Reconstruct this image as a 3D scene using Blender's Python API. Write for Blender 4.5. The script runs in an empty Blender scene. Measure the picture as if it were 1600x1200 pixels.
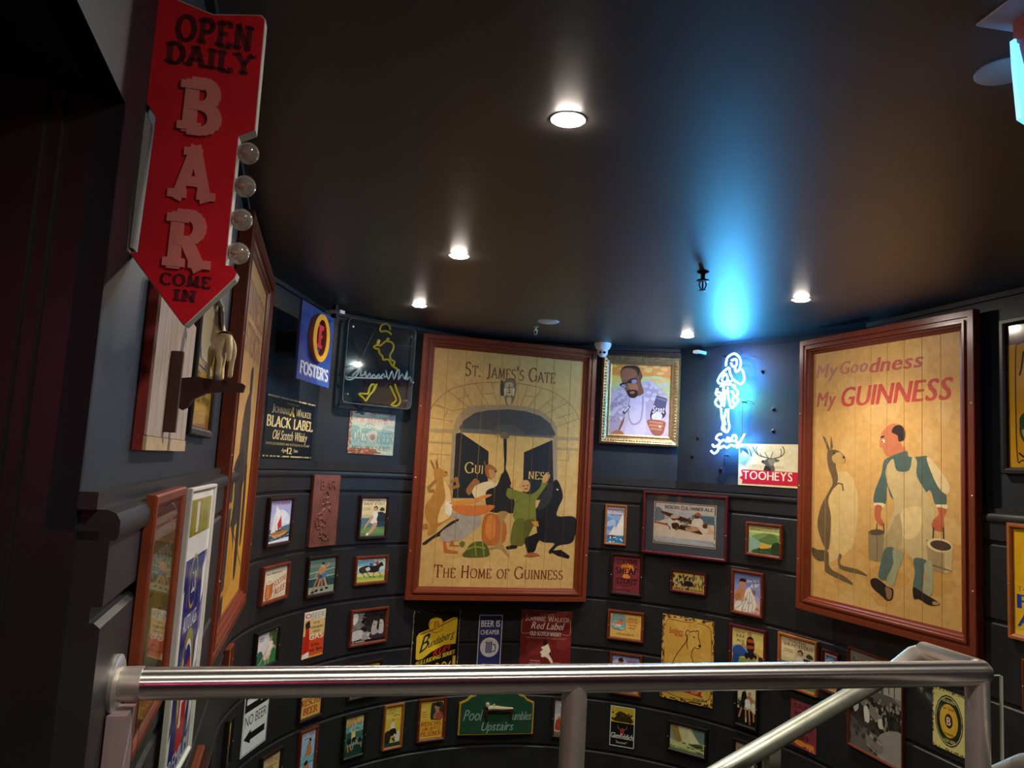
import bpy, bmesh, math, random
from mathutils import Vector, Matrix, geometry
R = math.radians
sin, cos, pi = math.sin, math.cos, math.pi
sc = bpy.context.scene
col = sc.collection
random.seed(7)

# ------------------------------------------------------------------ camera, world, exposure
EYE = 1.5                      # lens height
CEIL = 2.35                    # underside of the ceiling
cam_d = bpy.data.cameras.new('camera')
cam = bpy.data.objects.new('camera', cam_d); col.objects.link(cam)
cam_d.sensor_fit = 'HORIZONTAL'; cam_d.sensor_width = 36.0
cam_d.lens = 36.0 * 1180 / 1600
cam_d.clip_start = 0.02
p_, r_ = R(6.27), R(3.29)
fw = Vector((0, cos(p_), sin(p_))); up0 = Vector((0, -sin(p_), cos(p_))); rt0 = Vector((1, 0, 0))
rt = cos(r_) * rt0 + sin(r_) * up0; up = -sin(r_) * rt0 + cos(r_) * up0
M = Matrix((rt, up, -fw)).transposed().to_4x4(); M.translation = (0, 0, EYE)
cam.matrix_world = M
sc.camera = cam
world = bpy.data.worlds.new('world'); sc.world = world; world.use_nodes = True
wb = world.node_tree.nodes['Background']
wb.inputs[0].default_value = (0.55, 0.5, 0.6, 1); wb.inputs[1].default_value = 0.004
sc.view_settings.view_transform = 'Standard'; sc.view_settings.look = 'None'
sc.view_settings.exposure = 0.15; sc.view_settings.gamma = 1.0; sc.view_settings.use_curve_mapping = False
sc.cycles.use_denoising = True
sc.cycles.max_bounces = 8
sc.cycles.sample_clamp_indirect = 6.0
DOWN_W = 46.0                  # watts of one ceiling downlight
DOWN_GLOW = 380.0              # brightness of its diffuser
NEON = 112.0                    # brightness of the lit neon tubes

# ------------------------------------------------------------------ small helpers
def lin(c):
    if isinstance(c, str):
        c = c.lstrip('#')
        if len(c) == 3: c = ''.join(x * 2 for x in c)
        c = [int(c[i:i + 2], 16) / 255 for i in (0, 2, 4)]
        return tuple(x / 12.92 if x <= .04045 else ((x + .055) / 1.055) ** 2.4 for x in c)
    return tuple(c[:3])

MATS = {}
def mat(name, color, rough=.5, metal=0.0, spec=.5, noise=0.0, nscale=20.0, bump=0.0, bscale=60.0, emit=None, estr=0.0, stretch=None, coat=0.0):
    if name in MATS: return MATS[name]
    m = bpy.data.materials.new(name); m.use_nodes = True
    nt = m.node_tree; b = nt.nodes['Principled BSDF']
    c = lin(color)
    b.inputs['Base Color'].default_value = (*c, 1)
    b.inputs['Roughness'].default_value = rough
    b.inputs['Metallic'].default_value = metal
    b.inputs['Specular IOR Level'].default_value = spec
    b.inputs['Coat Weight'].default_value = coat
    if emit is not None:
        b.inputs['Emission Color'].default_value = (*lin(emit), 1); b.inputs['Emission Strength'].default_value = estr
    if noise or bump:
        tc = nt.nodes.new('ShaderNodeTexCoord'); mp = nt.nodes.new('ShaderNodeMapping')
        nt.links.new(tc.outputs['Object'], mp.inputs['Vector'])
        if stretch: mp.inputs['Scale'].default_value = stretch
    if noise:
        n = nt.nodes.new('ShaderNodeTexNoise'); n.inputs['Scale'].default_value = nscale; n.inputs['Detail'].default_value = 5
        nt.links.new(mp.outputs[0], n.inputs['Vector'])
        mr = nt.nodes.new('ShaderNodeMapRange'); mr.inputs['From Min'].default_value = .25; mr.inputs['From Max'].default_value = .75
        mr.inputs['To Min'].default_value = 1 - noise; mr.inputs['To Max'].default_value = 1 + noise
        nt.links.new(n.outputs[0], mr.inputs[0])
        mx = nt.nodes.new('ShaderNodeVectorMath'); mx.operation = 'SCALE'; mx.inputs[0].default_value = c
        nt.links.new(mr.outputs[0], mx.inputs['Scale']); nt.links.new(mx.outputs[0], b.inputs['Base Color'])
    if bump:
        n2 = nt.nodes.new('ShaderNodeTexNoise'); n2.inputs['Scale'].default_value = bscale; n2.inputs['Detail'].default_value = 4
        nt.links.new(mp.outputs[0], n2.inputs['Vector'])
        bp = nt.nodes.new('ShaderNodeBump'); bp.inputs['Strength'].default_value = bump; bp.inputs['Distance'].default_value = .004
        nt.links.new(n2.outputs[0], bp.inputs['Height']); nt.links.new(bp.outputs[0], b.inputs['Normal'])
    MATS[name] = m
    return m

def glass_mat(name, tint, gloss=.08, rough=.02, body=0.0, body_col='#ffffff'):
    if name in MATS: return MATS[name]
    m = bpy.data.materials.new(name); m.use_nodes = True; nt = m.node_tree; nt.nodes.clear()
    out = nt.nodes.new('ShaderNodeOutputMaterial'); mx = nt.nodes.new('ShaderNodeMixShader')
    tr = nt.nodes.new('ShaderNodeBsdfTransparent'); gl = nt.nodes.new('ShaderNodeBsdfGlossy')
    fr = nt.nodes.new('ShaderNodeLayerWeight'); fr.inputs['Blend'].default_value = .15
    mth = nt.nodes.new('ShaderNodeMath'); mth.operation = 'MULTIPLY_ADD'; mth.inputs[1].default_value = .6; mth.inputs[2].default_value = gloss
    tr.inputs[0].default_value = (*lin(tint), 1); gl.inputs['Roughness'].default_value = rough
    nt.links.new(fr.outputs['Fresnel'], mth.inputs[0]); nt.links.new(mth.outputs[0], mx.inputs[0])
    nt.links.new(tr.outputs[0], mx.inputs[1]); nt.links.new(gl.outputs[0], mx.inputs[2])
    last = mx
    if body:
        df = nt.nodes.new('ShaderNodeBsdfDiffuse'); df.inputs[0].default_value = (*lin(body_col), 1)
        m2 = nt.nodes.new('ShaderNodeMixShader'); m2.inputs[0].default_value = body
        nt.links.new(mx.outputs[0], m2.inputs[1]); nt.links.new(df.outputs[0], m2.inputs[2]); last = m2
    nt.links.new(last.outputs[0], out.inputs[0])
    MATS[name] = m
    return m

def print_mat(name, rough, spec, wear=.07):
    m = bpy.data.materials.new(name); m.use_nodes = True; nt = m.node_tree; b = nt.nodes['Principled BSDF']
    at = nt.nodes.new('ShaderNodeAttribute'); at.attribute_name = 'ink'
    tc = nt.nodes.new('ShaderNodeTexCoord'); n = nt.nodes.new('ShaderNodeTexNoise'); n.inputs['Scale'].default_value = 35; n.inputs['Detail'].default_value = 6
    nt.links.new(tc.outputs['Object'], n.inputs['Vector'])
    mr = nt.nodes.new('ShaderNodeMapRange'); mr.inputs['From Min'].default_value = .3; mr.inputs['From Max'].default_value = .7
    mr.inputs['To Min'].default_value = 1 - wear; mr.inputs['To Max'].default_value = 1 + wear
    nt.links.new(n.outputs[0], mr.inputs[0])
    mx = nt.nodes.new('ShaderNodeVectorMath'); mx.operation = 'SCALE'
    nt.links.new(at.outputs['Color'], mx.inputs[0]); nt.links.new(mr.outputs[0], mx.inputs['Scale'])
    nt.links.new(mx.outputs[0], b.inputs['Base Color'])
    b.inputs['Roughness'].default_value = rough; b.inputs['Specular IOR Level'].default_value = spec
    return m
PRINT = print_mat('printed_sheet', .38, .35)
PAINTED = print_mat('painted_boards', .5, .3, .1)
PRINT_GLOSSY = print_mat('printed_behind_glass', .12, .6, .04)

class MB:
    """collects faces, then links them as one mesh object"""
    def __init__(s): s.v = []; s.f = []; s.c = []
    def face(s, pts, c=None):
        i = len(s.v); s.v += [tuple(p) for p in pts]; s.f.append(tuple(range(i, i + len(pts)))); s.c.append(c)
    def mesh(s, verts, faces, c=None):
        i = len(s.v); s.v += [tuple(p) for p in verts]
        for f in faces: s.f.append(tuple(i + k for k in f)); s.c.append(c)
    def box(s, x0, x1, y0, y1, z0, z1, ch=0.0):
        if ch:
            pr = [(x0 + ch, z0), (x1 - ch, z0), (x1, z0 + ch), (x1, z1 - ch), (x1 - ch, z1), (x0 + ch, z1), (x0, z1 - ch), (x0, z0 + ch)]
            s.prism(pr, y0, y1); return
        v = [(x, y, z) for x in (x0, x1) for y in (y0, y1) for z in (z0, z1)]
        s.mesh(v, [(0, 1, 3, 2), (4, 6, 7, 5), (0, 4, 5, 1), (2, 3, 7, 6), (0, 2, 6, 4), (1, 5, 7, 3)])
    def prism(s, poly, y0, y1):
        """poly in (x, z), front at y0 (towards the viewer), back at y1"""
        n = len(poly)
        if sum(poly[i][0] * poly[(i + 1) % n][1] - poly[(i + 1) % n][0] * poly[i][1] for i in range(n)) < 0: poly = poly[::-1]
        v = [(x, y0, z) for x, z in poly] + [(x, y1, z) for x, z in poly]
        f = [tuple(range(n)), tuple(range(2 * n - 1, n - 1, -1))]
        f += [(i, i + n, (i + 1) % n + n, (i + 1) % n) for i in range(n)]
        s.mesh(v, f)
    def tube(s, pts, r, n=10, closed=False, caps=True):
        pts = [Vector(p) for p in pts]; N = len(pts); rings = []
        rr = r if isinstance(r, (list, tuple)) else [r] * N
        prev = None
        for i, p in enumerate(pts):
            a = pts[i - 1] if i or closed else p; b = pts[(i + 1) % N] if i < N - 1 or closed else p
            d = (b - a).normalized() if (b - a).length > 1e-9 else Vector((0, 0, 1))
            if prev is None:
                u = d.orthogonal().normalized()
            else:
                u = prev - d * prev.dot(d); u = u.normalized() if u.length > 1e-6 else d.orthogonal().normalized()
            prev = u; w = d.cross(u)
            # widen rings at bends so mitres keep the tube's size
            k = 1.0
            rings.append([p + (u * cos(2 * pi * j / n) + w * sin(2 * pi * j / n)) * rr[i] * k for j in range(n)])
        v = [q for g in rings for q in g]; f = []
        for i in range(N if closed else N - 1):
            for j in range(n):
                a, b = i * n + j, i * n + (j + 1) % n
                c, d2 = ((i + 1) % N) * n + (j + 1) % n, ((i + 1) % N) * n + j
                f.append((a, b, c, d2))
        if caps and not closed:
            f.append(tuple(range(n - 1, -1, -1))); f.append(tuple((N - 1) * n + j for j in range(n)))
        s.mesh(v, f)
    def lathe(s, prof, n=24, o=(0, 0, 0), ax='z'):
        """prof: (radius, height) pairs"""
        v = []; f = []
        for r, h in prof:
            for j in range(n):
                a = 2 * pi * j / n
                q = (r * cos(a), r * sin(a), h) if ax == 'z' else ((r * cos(a), h, r * sin(a)) if ax == 'y' else (h, r * cos(a), r * sin(a)))
                v.append((q[0] + o[0], q[1] + o[1], q[2] + o[2]))
        for i in range(len(prof) - 1):
            for j in range(n):
                f.append((i * n + j, i * n + (j + 1) % n, (i + 1) * n + (j + 1) % n, (i + 1) * n + j))
        f.append(tuple(range(n - 1, -1, -1))); f.append(tuple((len(prof) - 1) * n + j for j in range(n)))
        s.mesh(v, f)
    def build(s, name, m, parent=None, smooth=False, label=None):
        me = bpy.data.meshes.new(name); me.from_pydata(s.v, [], s.f)
        if any(c is not None for c in s.c):
            at = me.color_attributes.new('ink', 'FLOAT_COLOR', 'CORNER'); k = 0; buf = []
            for f, c in zip(s.f, s.c): buf += list((*(c or (0, 0, 0)), 1)) * len(f)
            at.data.foreach_set('color', buf)
        else:
            bm = bmesh.new(); bm.from_mesh(me); bmesh.ops.recalc_face_normals(bm, faces=bm.faces); bm.to_mesh(me); bm.free()
        if smooth:
            me.shade_smooth()
            try: me.set_sharp_from_angle(angle=R(38))
            except Exception: pass
        me.materials.append(m)
        o = bpy.data.objects.new(name, me); col.objects.link(o)
        if parent is not None: o.parent = parent
        if label: o['label'] = label
        return o

def tag(o, label=None, cat=None, group=None, kind=None):
    if label: o['label'] = label
    if cat: o['category'] = cat
    if group: o['group'] = group
    if kind: o['kind'] = kind
    return o
def empty(name, loc=(0, 0, 0), rz=0.0, label=None, cat=None, group=None, kind=None, size=.05):
    o = bpy.data.objects.new(name, None); col.objects.link(o)
    o.empty_display_size = size; o.location = loc; o.rotation_euler = (0, 0, rz)
    return tag(o, label, cat, group, kind)
def link(name, data, parent):
    o = bpy.data.objects.new(name, data); col.objects.link(o); o.parent = parent
    return o
def copy_tree(o, parent=None):
    c = o.copy(); col.objects.link(c)
    if parent is not None: c.parent = parent
    for ch in list(o.children): copy_tree(ch, c)
    return c

# ------------------------------------------------------------------ letters
BOLD = {'n': 0.0, 'b': 0.0, 'i': 0.0, 'k': 0.0}
SHIFT = {'b': (-.022, .022), 'i': (-.045, -.015, .015, .045), 'k': (-.012, .012), 'n': (0.0,)}   # copies side by side make bold
FONTS = {}            # (char, bold) -> (verts, faces, width)
def make_glyphs(pairs):
    made = []
    for ch, bold in pairs:
        if (ch, bold) in FONTS or ch == ' ': continue
        cu = bpy.data.curves.new('glyph', 'FONT'); cu.body = ch; cu.resolution_u = 3; cu.size = 1.0; cu.offset = bold
        o = bpy.data.objects.new('glyph', cu); col.objects.link(o); made.append((ch, bold, o, cu))
    dg = bpy.context.evaluated_depsgraph_get(); dg.update()
    for ch, bold, o, cu in made:
        ev = o.evaluated_get(dg); me = ev.to_mesh()
        v = [tuple(q.co[:2]) for q in me.vertices]; f = [tuple(q.vertices) for q in me.polygons]
        ev.to_mesh_clear()
        x0 = min(q[0] for q in v); x1 = max(q[0] for q in v)
        FONTS[(ch, bold)] = ([(q[0] - x0, q[1]) for q in v], f, x1 - x0)
    for ch, bold, o, cu in made:
        bpy.data.objects.remove(o); bpy.data.curves.remove(cu)

def _arc(cx, cy, rx, ry, a0, a1, n=9):
    return [(cx + rx * cos(R(a0 + (a1 - a0) * i / n)), cy + ry * sin(R(a0 + (a1 - a0) * i / n))) for i in range(n + 1)]
# roman capitals as pen strokes on a 10 high grid: width, strokes, serif points
SER = {
 'A': (7, [[(0, 0), (3.4, 10)], [(3.4, 10), (7, 0)], [(1.3, 3.4), (5.7, 3.4)]], [(0, 0), (7, 0)]),
 'B': (6, [[(1, 0), (1, 10)], [(1, 10), (3, 10)] + _arc(3, 7.6, 2.2, 2.4, 90, -90) + [(1, 5.2)], [(3, 5.2)] + _arc(3.2, 2.6, 2.6, 2.6, 90, -90) + [(1, 0)]], [(1, 0), (1, 10)]),
 'C': (7, [_arc(4, 5, 4, 5, 40, 320, 16)], []),
 'D': (7, [[(1, 0), (1, 10)], [(1, 10), (3, 10)] + _arc(3, 5, 4, 5, 90, -90, 14) + [(1, 0)]], [(1, 0), (1, 10)]),
 'E': (5.6, [[(1, 0), (1, 10)], [(1, 10), (5.4, 10), (5.4, 8.4)], [(1, 5.2), (4.3, 5.2)], [(1, 0), (5.6, 0), (5.6, 1.7)]], [(1, 0), (1, 10)]),
 'F': (5.2, [[(1, 0), (1, 10)], [(1, 10), (5.2, 10), (5.2, 8.4)], [(1, 5.2), (4.2, 5.2)]], [(1, 0), (1, 10)]),
 'G': (7.6, [_arc(4, 5, 4, 5, 40, 325, 16), [(7.1, 4.2), (7.1, .8)]], [(7.1, 4.2)]),
 'H': (7, [[(1, 0), (1, 10)], [(6, 0), (6, 10)], [(1, 5.1), (6, 5.1)]], [(1, 0), (1, 10), (6, 0), (6, 10)]),
 'I': (2, [[(1, 0), (1, 10)]], [(1, 0), (1, 10)]),
 'J': (3.6, [[(2.6, 10), (2.6, 1.6)] + _arc(1.2, 1.4, 1.4, 2.2, 0, -130, 6)], [(2.6, 10)]),
 'K': (7, [[(1, 0), (1, 10)], [(6.2, 10), (1.4, 4.6)], [(2.6, 5.8), (6.8, 0)]], [(1, 0), (1, 10), (6.2, 10), (6.6, 0)]),
 'L': (5.4, [[(1, 0), (1, 10)], [(1, 0), (5.4, 0), (5.4, 1.8)]], [(1, 0), (1, 10)]),
 'M': (8.6, [[(1, 0), (1.4, 10)], [(1.4, 10), (4.3, 1)], [(4.3, 1), (7.2, 10)], [(7.2, 10), (7.6, 0)]], [(1, 0), (7.6, 0)]),
 'N': (7.4, [[(1, 0), (1, 10)], [(1, 10), (6.4, 0)], [(6.4, 0), (6.4, 10)]], [(1, 0), (6.4, 10)]),
 'O': (8, [_arc(4, 5, 3.8, 5, 90, 450, 20)], []),
 'P': (6, [[(1, 0), (1, 10)], [(1, 10), (3, 10)] + _arc(3, 7.4, 2.7, 2.6, 90, -90) + [(1, 4.8)]], [(1, 0), (1, 10)]),
 'R': (6.6, [[(1, 0), (1, 10)], [(1, 10), (3, 10)] + _arc(3, 7.5, 2.6, 2.5, 90, -90) + [(1, 5)], [(3.2, 5), (6.2, 0)]], [(1, 0), (1, 10), (6.2, 0)]),
 'S': (5.4, [_arc(2.8, 7.5, 2.2, 2.5, 30, 270, 9) + _arc(2.7, 2.5, 2.4, 2.5, 90, -150, 9)], []),
 'T': (7, [[(3.5, 0), (3.5, 10)], [(.2, 8.3), (.2, 10), (6.8, 10), (6.8, 8.3)]], [(3.5, 0)]),
 'U': (7, [[(1, 10), (1, 3)] + _arc(3.5, 3, 2.5, 3, 180, 360) + [(6, 10)]], [(1, 10), (6, 10)]),
 'W': (10, [[(0, 10), (2.6, 0)], [(2.6, 0), (5, 9)], [(5, 9), (7.4, 0)], [(7.4, 0), (10, 10)]], [(0, 10), (10, 10)]),
 'Y': (7, [[(0, 10), (3.5, 5)], [(7, 10), (3.5, 5)], [(3.5, 5), (3.5, 0)]], [(0, 10), (7, 10), (3.5, 0)]),
 "'": (1.6, [[(.8, 10), (.8, 7.4)]], []), '.': (1.6, [[(.8, 0), (.8, 1)]], []),
}
def pen(pts, thick, thin):
    """a stroke whose width follows its direction, as quads"""
    q = []
    for (ax, ay), (bx, by) in zip(pts, pts[1:]):
        dx, dy = bx - ax, by - ay; L = math.hypot(dx, dy) or 1
        k = abs(dx / L * sin(R(14)) - dy / L * cos(R(14)))
        h = (thin + (thick - thin) * k) / 2; nx, ny = -dy / L * h, dx / L * h; ex, ey = dx / L * h * .3, dy / L * h * .3
        q.append([(ax + nx - ex, ay + ny - ey), (ax - nx - ex, ay - ny - ey), (bx - nx + ex, by - ny + ey), (bx + nx + ex, by + ny + ey)])
    return q
STY = {'f': (1.35, .5, .45, 2.3), 'F': (2.1, .75, .6, 3.0), 'S': (2.7, 1.7, 1.6, 4.5)}
SUBS = []             # stacking order of the pieces that letters() returned last
def letters(text, style):
    """flat letter pieces in a box: (list of polygons, width, height) with y up, cap height 1"""
    polys = []; x = 0.0; SUBS.clear()
    if style in STY:
        th, tn, sh, sw = STY[style]
        for ch in text:
            if ch == ' ': x += .45; continue
            k = .1 if not ch.islower() else .076
            g = SER.get(ch.upper())
            if not g: x += .3; continue
            w, st, sf = g
            if style == 'S' and ch == 'A': sf = sf + [(2.9, 10)]
            for s_ in st: polys += [[(x + px * k, py * k) for px, py in q] for q in pen(s_, th, tn)]
            for sx, sy in sf:
                y0, y1 = (sy, sy + sh) if sy < 5 else (sy - sh, sy)
                polys.append([((sx - sw / 2) * k + x, y0 * k), ((sx + sw / 2) * k + x, y0 * k), ((sx + sw / 2) * k + x, y1 * k), ((sx - sw / 2) * k + x, y1 * k)])
            x += (w + (1.5 if style != 'S' else 2.6)) * k
        SUBS.extend(i % 5 for i in range(len(polys)))
        return polys, x - .1, 1.0
    bold = BOLD[style]
    sh = {'i': .22, 'k': .32}.get(style, 0.0)
    for ch in text:
        if ch == ' ': x += .42; continue
        g = FONTS.get((ch, bold))
        if not g: continue
        v, f, w = g; k = 1 / .73
        for ci, dx in enumerate(SHIFT[style]):
            SUBS.extend([ci] * len(f))
            for t in f: polys.append([(x + dx + (v[i][0] + sh * v[i][1]) * k, v[i][1] * k) for i in t])
        x += (w + (.06 if style == 'k' else .085)) * k + SHIFT[style][-1] * 1.5
    return polys, max(x - .085 / .73, .01), 1.0

# ------------------------------------------------------------------ printed artwork (flat print, one coloured mesh per sheet)
def smooth_pts(p, closed=True, n=4):
    out = []; N = len(p)
    for i in range(N if closed else N - 1):
        a, b, c, d = [p[j % N] if closed else p[min(max(j, 0), N - 1)] for j in (i - 1, i, i + 1, i + 2)]
        for k in range(n):
            t = k / n
            out.append(tuple(.5 * (2 * b[q] + (c[q] - a[q]) * t + (2 * a[q] - 5 * b[q] + 4 * c[q] - d[q]) * t * t + (3 * b[q] - a[q] - 3 * c[q] + d[q]) * t ** 3) for q in (0, 1)))
    if not closed: out.append(p[-1])
    return out
def homog(src):
    """map from a drawn quad (tl tr br bl) to a 0..100 sheet"""
    dst = [(0, 0), (100, 0), (100, 100), (0, 100)]
    A = []; B = []
    for (x, y), (u, v) in zip(src, dst):
        A.append([x, y, 1, 0, 0, 0, -u * x, -u * y]); B.append(u)
        A.append([0, 0, 0, x, y, 1, -v * x, -v * y]); B.append(v)
    n = 8
    for i in range(n):
        k = max(range(i, n), key=lambda r: abs(A[r][i])); A[i], A[k] = A[k], A[i]; B[i], B[k] = B[k], B[i]
        for r in range(i + 1, n):
            f = A[r][i] / A[i][i]
            for c in range(i, n): A[r][c] -= f * A[i][c]
            B[r] -= f * B[i]
    h = [0] * n
    for i in range(n - 1, -1, -1): h[i] = (B[i] - sum(A[i][c] * h[c] for c in range(i + 1, n))) / A[i][i]
    def f(x, y):
        w = h[6] * x + h[7] * y + 1
        return ((h[0] * x + h[1] * y + h[2]) / w, (h[3] * x + h[4] * y + h[5]) / w)
    return f
def clip_half(q, k, lim, sg):
    o = []
    for j in range(len(q)):
        A, B = q[j - 1], q[j]; ia, ib = (A[k] - lim) * sg >= 0, (B[k] - lim) * sg >= 0
        if ia != ib:
            u = (lim - A[k]) / (B[k] - A[k]); P = [A[0] + u * (B[0] - A[0]), A[1] + u * (B[1] - A[1])]; P[k] = lim; o.append(tuple(P))
        if ib: o.append(B)
    return o
def clip_rect(q, hw, hh):
    if all(abs(x) <= hw and abs(z) <= hh for x, z in q): return q
    for k, lim, sg in ((0, -hw, 1), (0, hw, -1), (1, -hh, 1), (1, hh, -1)):
        q = clip_half(q, k, lim, sg)
        if len(q) < 3: return []
    return q
def pts_of(s): return [tuple(float(q) for q in t.split(',')) for t in s]

def draw(spec, w, h):
    """returns list of (colour, polygon in metres, centred) in paint order"""
    out = []; warp = None; lay = 0
    def conv(p):
        if warp: p = [warp(*q) for q in p]
        return [((x / 100 - .5) * w, (.5 - y / 100) * h) for x, y in p]
    def stroke(c, wd, p):
        for a, b in zip(p, p[1:]):
            dx, dz = b[0] - a[0], b[1] - a[1]; L = math.hypot(dx, dz) or 1e-9
            nx, nz = -dz / L * wd / 2, dx / L * wd / 2; ex, ez = dx / L * wd * .25, dz / L * wd * .25
            out.append((c, [(a[0] + nx - ex, a[1] + nz - ez), (a[0] - nx - ex, a[1] - nz - ez), (b[0] - nx + ex, b[1] - nz + ez), (b[0] + nx + ex, b[1] + nz + ez)]))
    for ln in spec.strip().split('\n'):
        t = ln.split()
        if not t: continue
        k = t[0]; n0 = len(out)
        if k == 'H': warp = homog(pts_of(t[1:5])) if len(t) > 1 else None; continue
        c = lin(t[1])
        if k == 'bg': out.append((c, [(-w / 2, -h / 2), (w / 2, -h / 2), (w / 2, h / 2), (-w / 2, h / 2)]))
        elif k == 'p': out.append((c, conv(pts_of(t[2:]))))
        elif k == 's': out.append((c, conv(smooth_pts(pts_of(t[2:])))))
        elif k == 'r':
            a, b, d, e = map(float, t[2:6]); out.append((c, conv([(a, b), (d, b), (d, e), (a, e)])))
        elif k == 'e':
            cx, cy, rx, ry = map(float, t[2:6]); ro = R(float(t[6])) if len(t) > 6 else 0
            asp = w / h if not warp else 1.0
            e_ = []
            for i in range(18):
                a = 2 * pi * i / 18; ex, ey = rx * cos(a), ry * sin(a)
                e_.append((cx + ex * cos(ro) - ey * sin(ro) / asp, cy + ex * sin(ro) * asp + ey * cos(ro)))
            out.append((c, conv(e_)))
        elif k in 'lc':
            p = pts_of(t[3:]); p = smooth_pts(p, False) if k == 'c' else p
            stroke(c, float(t[2]) / 100 * min(w, h), conv(p))
        elif k == 't':
            st = t[2]; a, b, d, e = map(float, t[3:7]); txt = ' '.join(t[7:])
            ps, tw, th = letters(txt, st)
            X0, Z0 = (a / 100 - .5) * w, (.5 - e / 100) * h; W, Hh = (d - a) / 100 * w, (e - b) / 100 * h
            for q in ps: out.append((c, [(X0 + x / tw * W, Z0 + y * Hh) for x, y in q]))
        elif k == 'q':      # small print too fine to read: rows of short strokes
            a, b, d, e = map(float, t[2:6]); rg = random.Random(int(a * 7 + b)); x = a
            while x < d:
                ww = rg.uniform(.35, 1.1) * (e - b) * h / w * .5; y0 = b + (e - b) * rg.choice((0, .25, .25))
                if rg.random() > .14: out.append((c, conv([(x, y0), (min(x + ww, d), y0), (min(x + ww, d), e), (x, e)])))
                x += ww * 1.6
        elif k == 'T':      # lettering along a slanted base line: style, base start, base end, cap height, words
            st = t[2]; P0, P1 = conv(pts_of(t[3:5])); hh = float(t[5]) / 100 * h; ps, tw, th = letters(' '.join(t[6:]), st)
            dx, dz = P1[0] - P0[0], P1[1] - P0[1]; L = math.hypot(dx, dz)
            for q in ps: out.append((c, [(P0[0] + dx * x / tw, P0[1] + dz * x / tw + hh * y) for x, y in q]))
        elif k == 'n':
            cnt, seed = int(t[2]), int(t[3]); a, b, d, e, sx, sy = map(float, t[4:10]); rg = random.Random(seed)
            for _ in range(cnt):
                cx, cy = rg.uniform(a, d), rg.uniform(b, e)
                out.append((c, conv([(cx + rg.uniform(.5, 1) * sx * cos(q), cy + rg.uniform(.5, 1) * sy * sin(q)) for q in (0, 1.1, 2.2, 3.3, 4.4, 5.5)])))
        new = out[n0:]
        sub = [.4 * i for i in SUBS] if k in 'tT' else [.3 * (i % 3) if k in 'lcnq' else 0 for i in range(len(new))]
        out[n0:] = [(c, clip_rect(q, w / 2, h / 2), lay + sb) for (c, q), sb in zip(new, sub)]; lay += 2 if k in 'tT' else 1
    return out
def sheet(name, spec, w, h, y, parent, m=None, step=1.6e-5, cuts=None, x0=0, z0=0, base=True):
    """a printed sheet centred at (x0, y, z0) facing -y; cuts = x gaps left free over board joints"""
    mb = MB(); items = draw(spec, w, h)
    for c, poly, i in items:
        yy = y - i * step
        if len(poly) < 3: continue
        if cuts is None:
            P = [(x + x0, yy, z + z0) for x, z in poly]
            mb.face(P, c)
        else:
            tr = geometry.tessellate_polygon([[Vector((x, z, 0)) for x, z in poly]]) if len(poly) > 3 else [(0, 1, 2)]
            for t in tr:
                T = [poly[j] for j in t]
                for a, b in cuts:
                    q = clip_half(T, 0, a, 1)
                    if len(q) >= 3: q = clip_half(q, 0, b, -1)
                    if len(q) >= 3: mb.face([(x + x0, yy, z + z0) for x, z in q], c)
    ob = mb.build(name, m or PRINT, parent)
    return ob

def moulding(name, w, h, fwid, depth, prof, m, parent, y_back=0.0):
    """mitred frame; prof = (inward fraction, height fraction) from the outer back edge round to the inner back edge"""
    mb = MB(); n = len(prof); v = []
    for sx, sz in ((-1, -1), (1, -1), (1, 1), (-1, 1)):
        for i_, d_ in prof:
            v.append((sx * (w / 2 - i_ * fwid), y_back - d_ * depth, sz * (h / 2 - i_ * fwid)))
    f = []
    for k in range(4):
        for j in range(n - 1):
            a, b = k * n + j, k * n + j + 1; c, d = ((k + 1) % 4) * n + j + 1, ((k + 1) % 4) * n + j
            f.append((a, b, c, d))
    mb.mesh(v, f)
    return mb.build(name, m, parent)
SMALL_PROF = [(0, 0), (0, .8), (.12, 1), (.6, 1), (.85, .8), (1, .55), (1, 0)]
BIG_PROF = [(0, 0), (0, .82), (.04, .9), (.36, .9), (.40, .74), (.50, .74), (.54, .95), (.66, .95), (.7, .7), (.8, .66), (.86, .5), (1, .42), (1, 0)]

# ------------------------------------------------------------------ where the walls stand
CX, CY, RAD = .338, 3.578, 1.5
def dirv(az): return Vector((sin(R(az)), cos(R(az)), 0))
def inward(az): d = dirv(az); return Vector((d.y, -d.x, 0))
def rot_of(az): return R(90 - az)
CTR = Vector((CX, CY, 0))
A_AZ, A_TH = -16.0, -106.0      # straight left wall: its direction, where the arc ends
B_AZ, B_TH = 165.0, 75.0        # straight right wall
PL = CTR + RAD * dirv(A_TH); PR = CTR + RAD * dirv(B_TH)
CORN = {k: CTR + 1.65 * dirv(a) for k, a in (('CB', -106.5), ('CD', -61.5), ('DF', -16.5), ('FG', 28.5), ('GI', 73.5))}
def wall_pt(P, az, s, off=0.0, z=0.0): q = P + dirv(az) * s + inward(az) * off; return (q.x, q.y, z)
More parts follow.
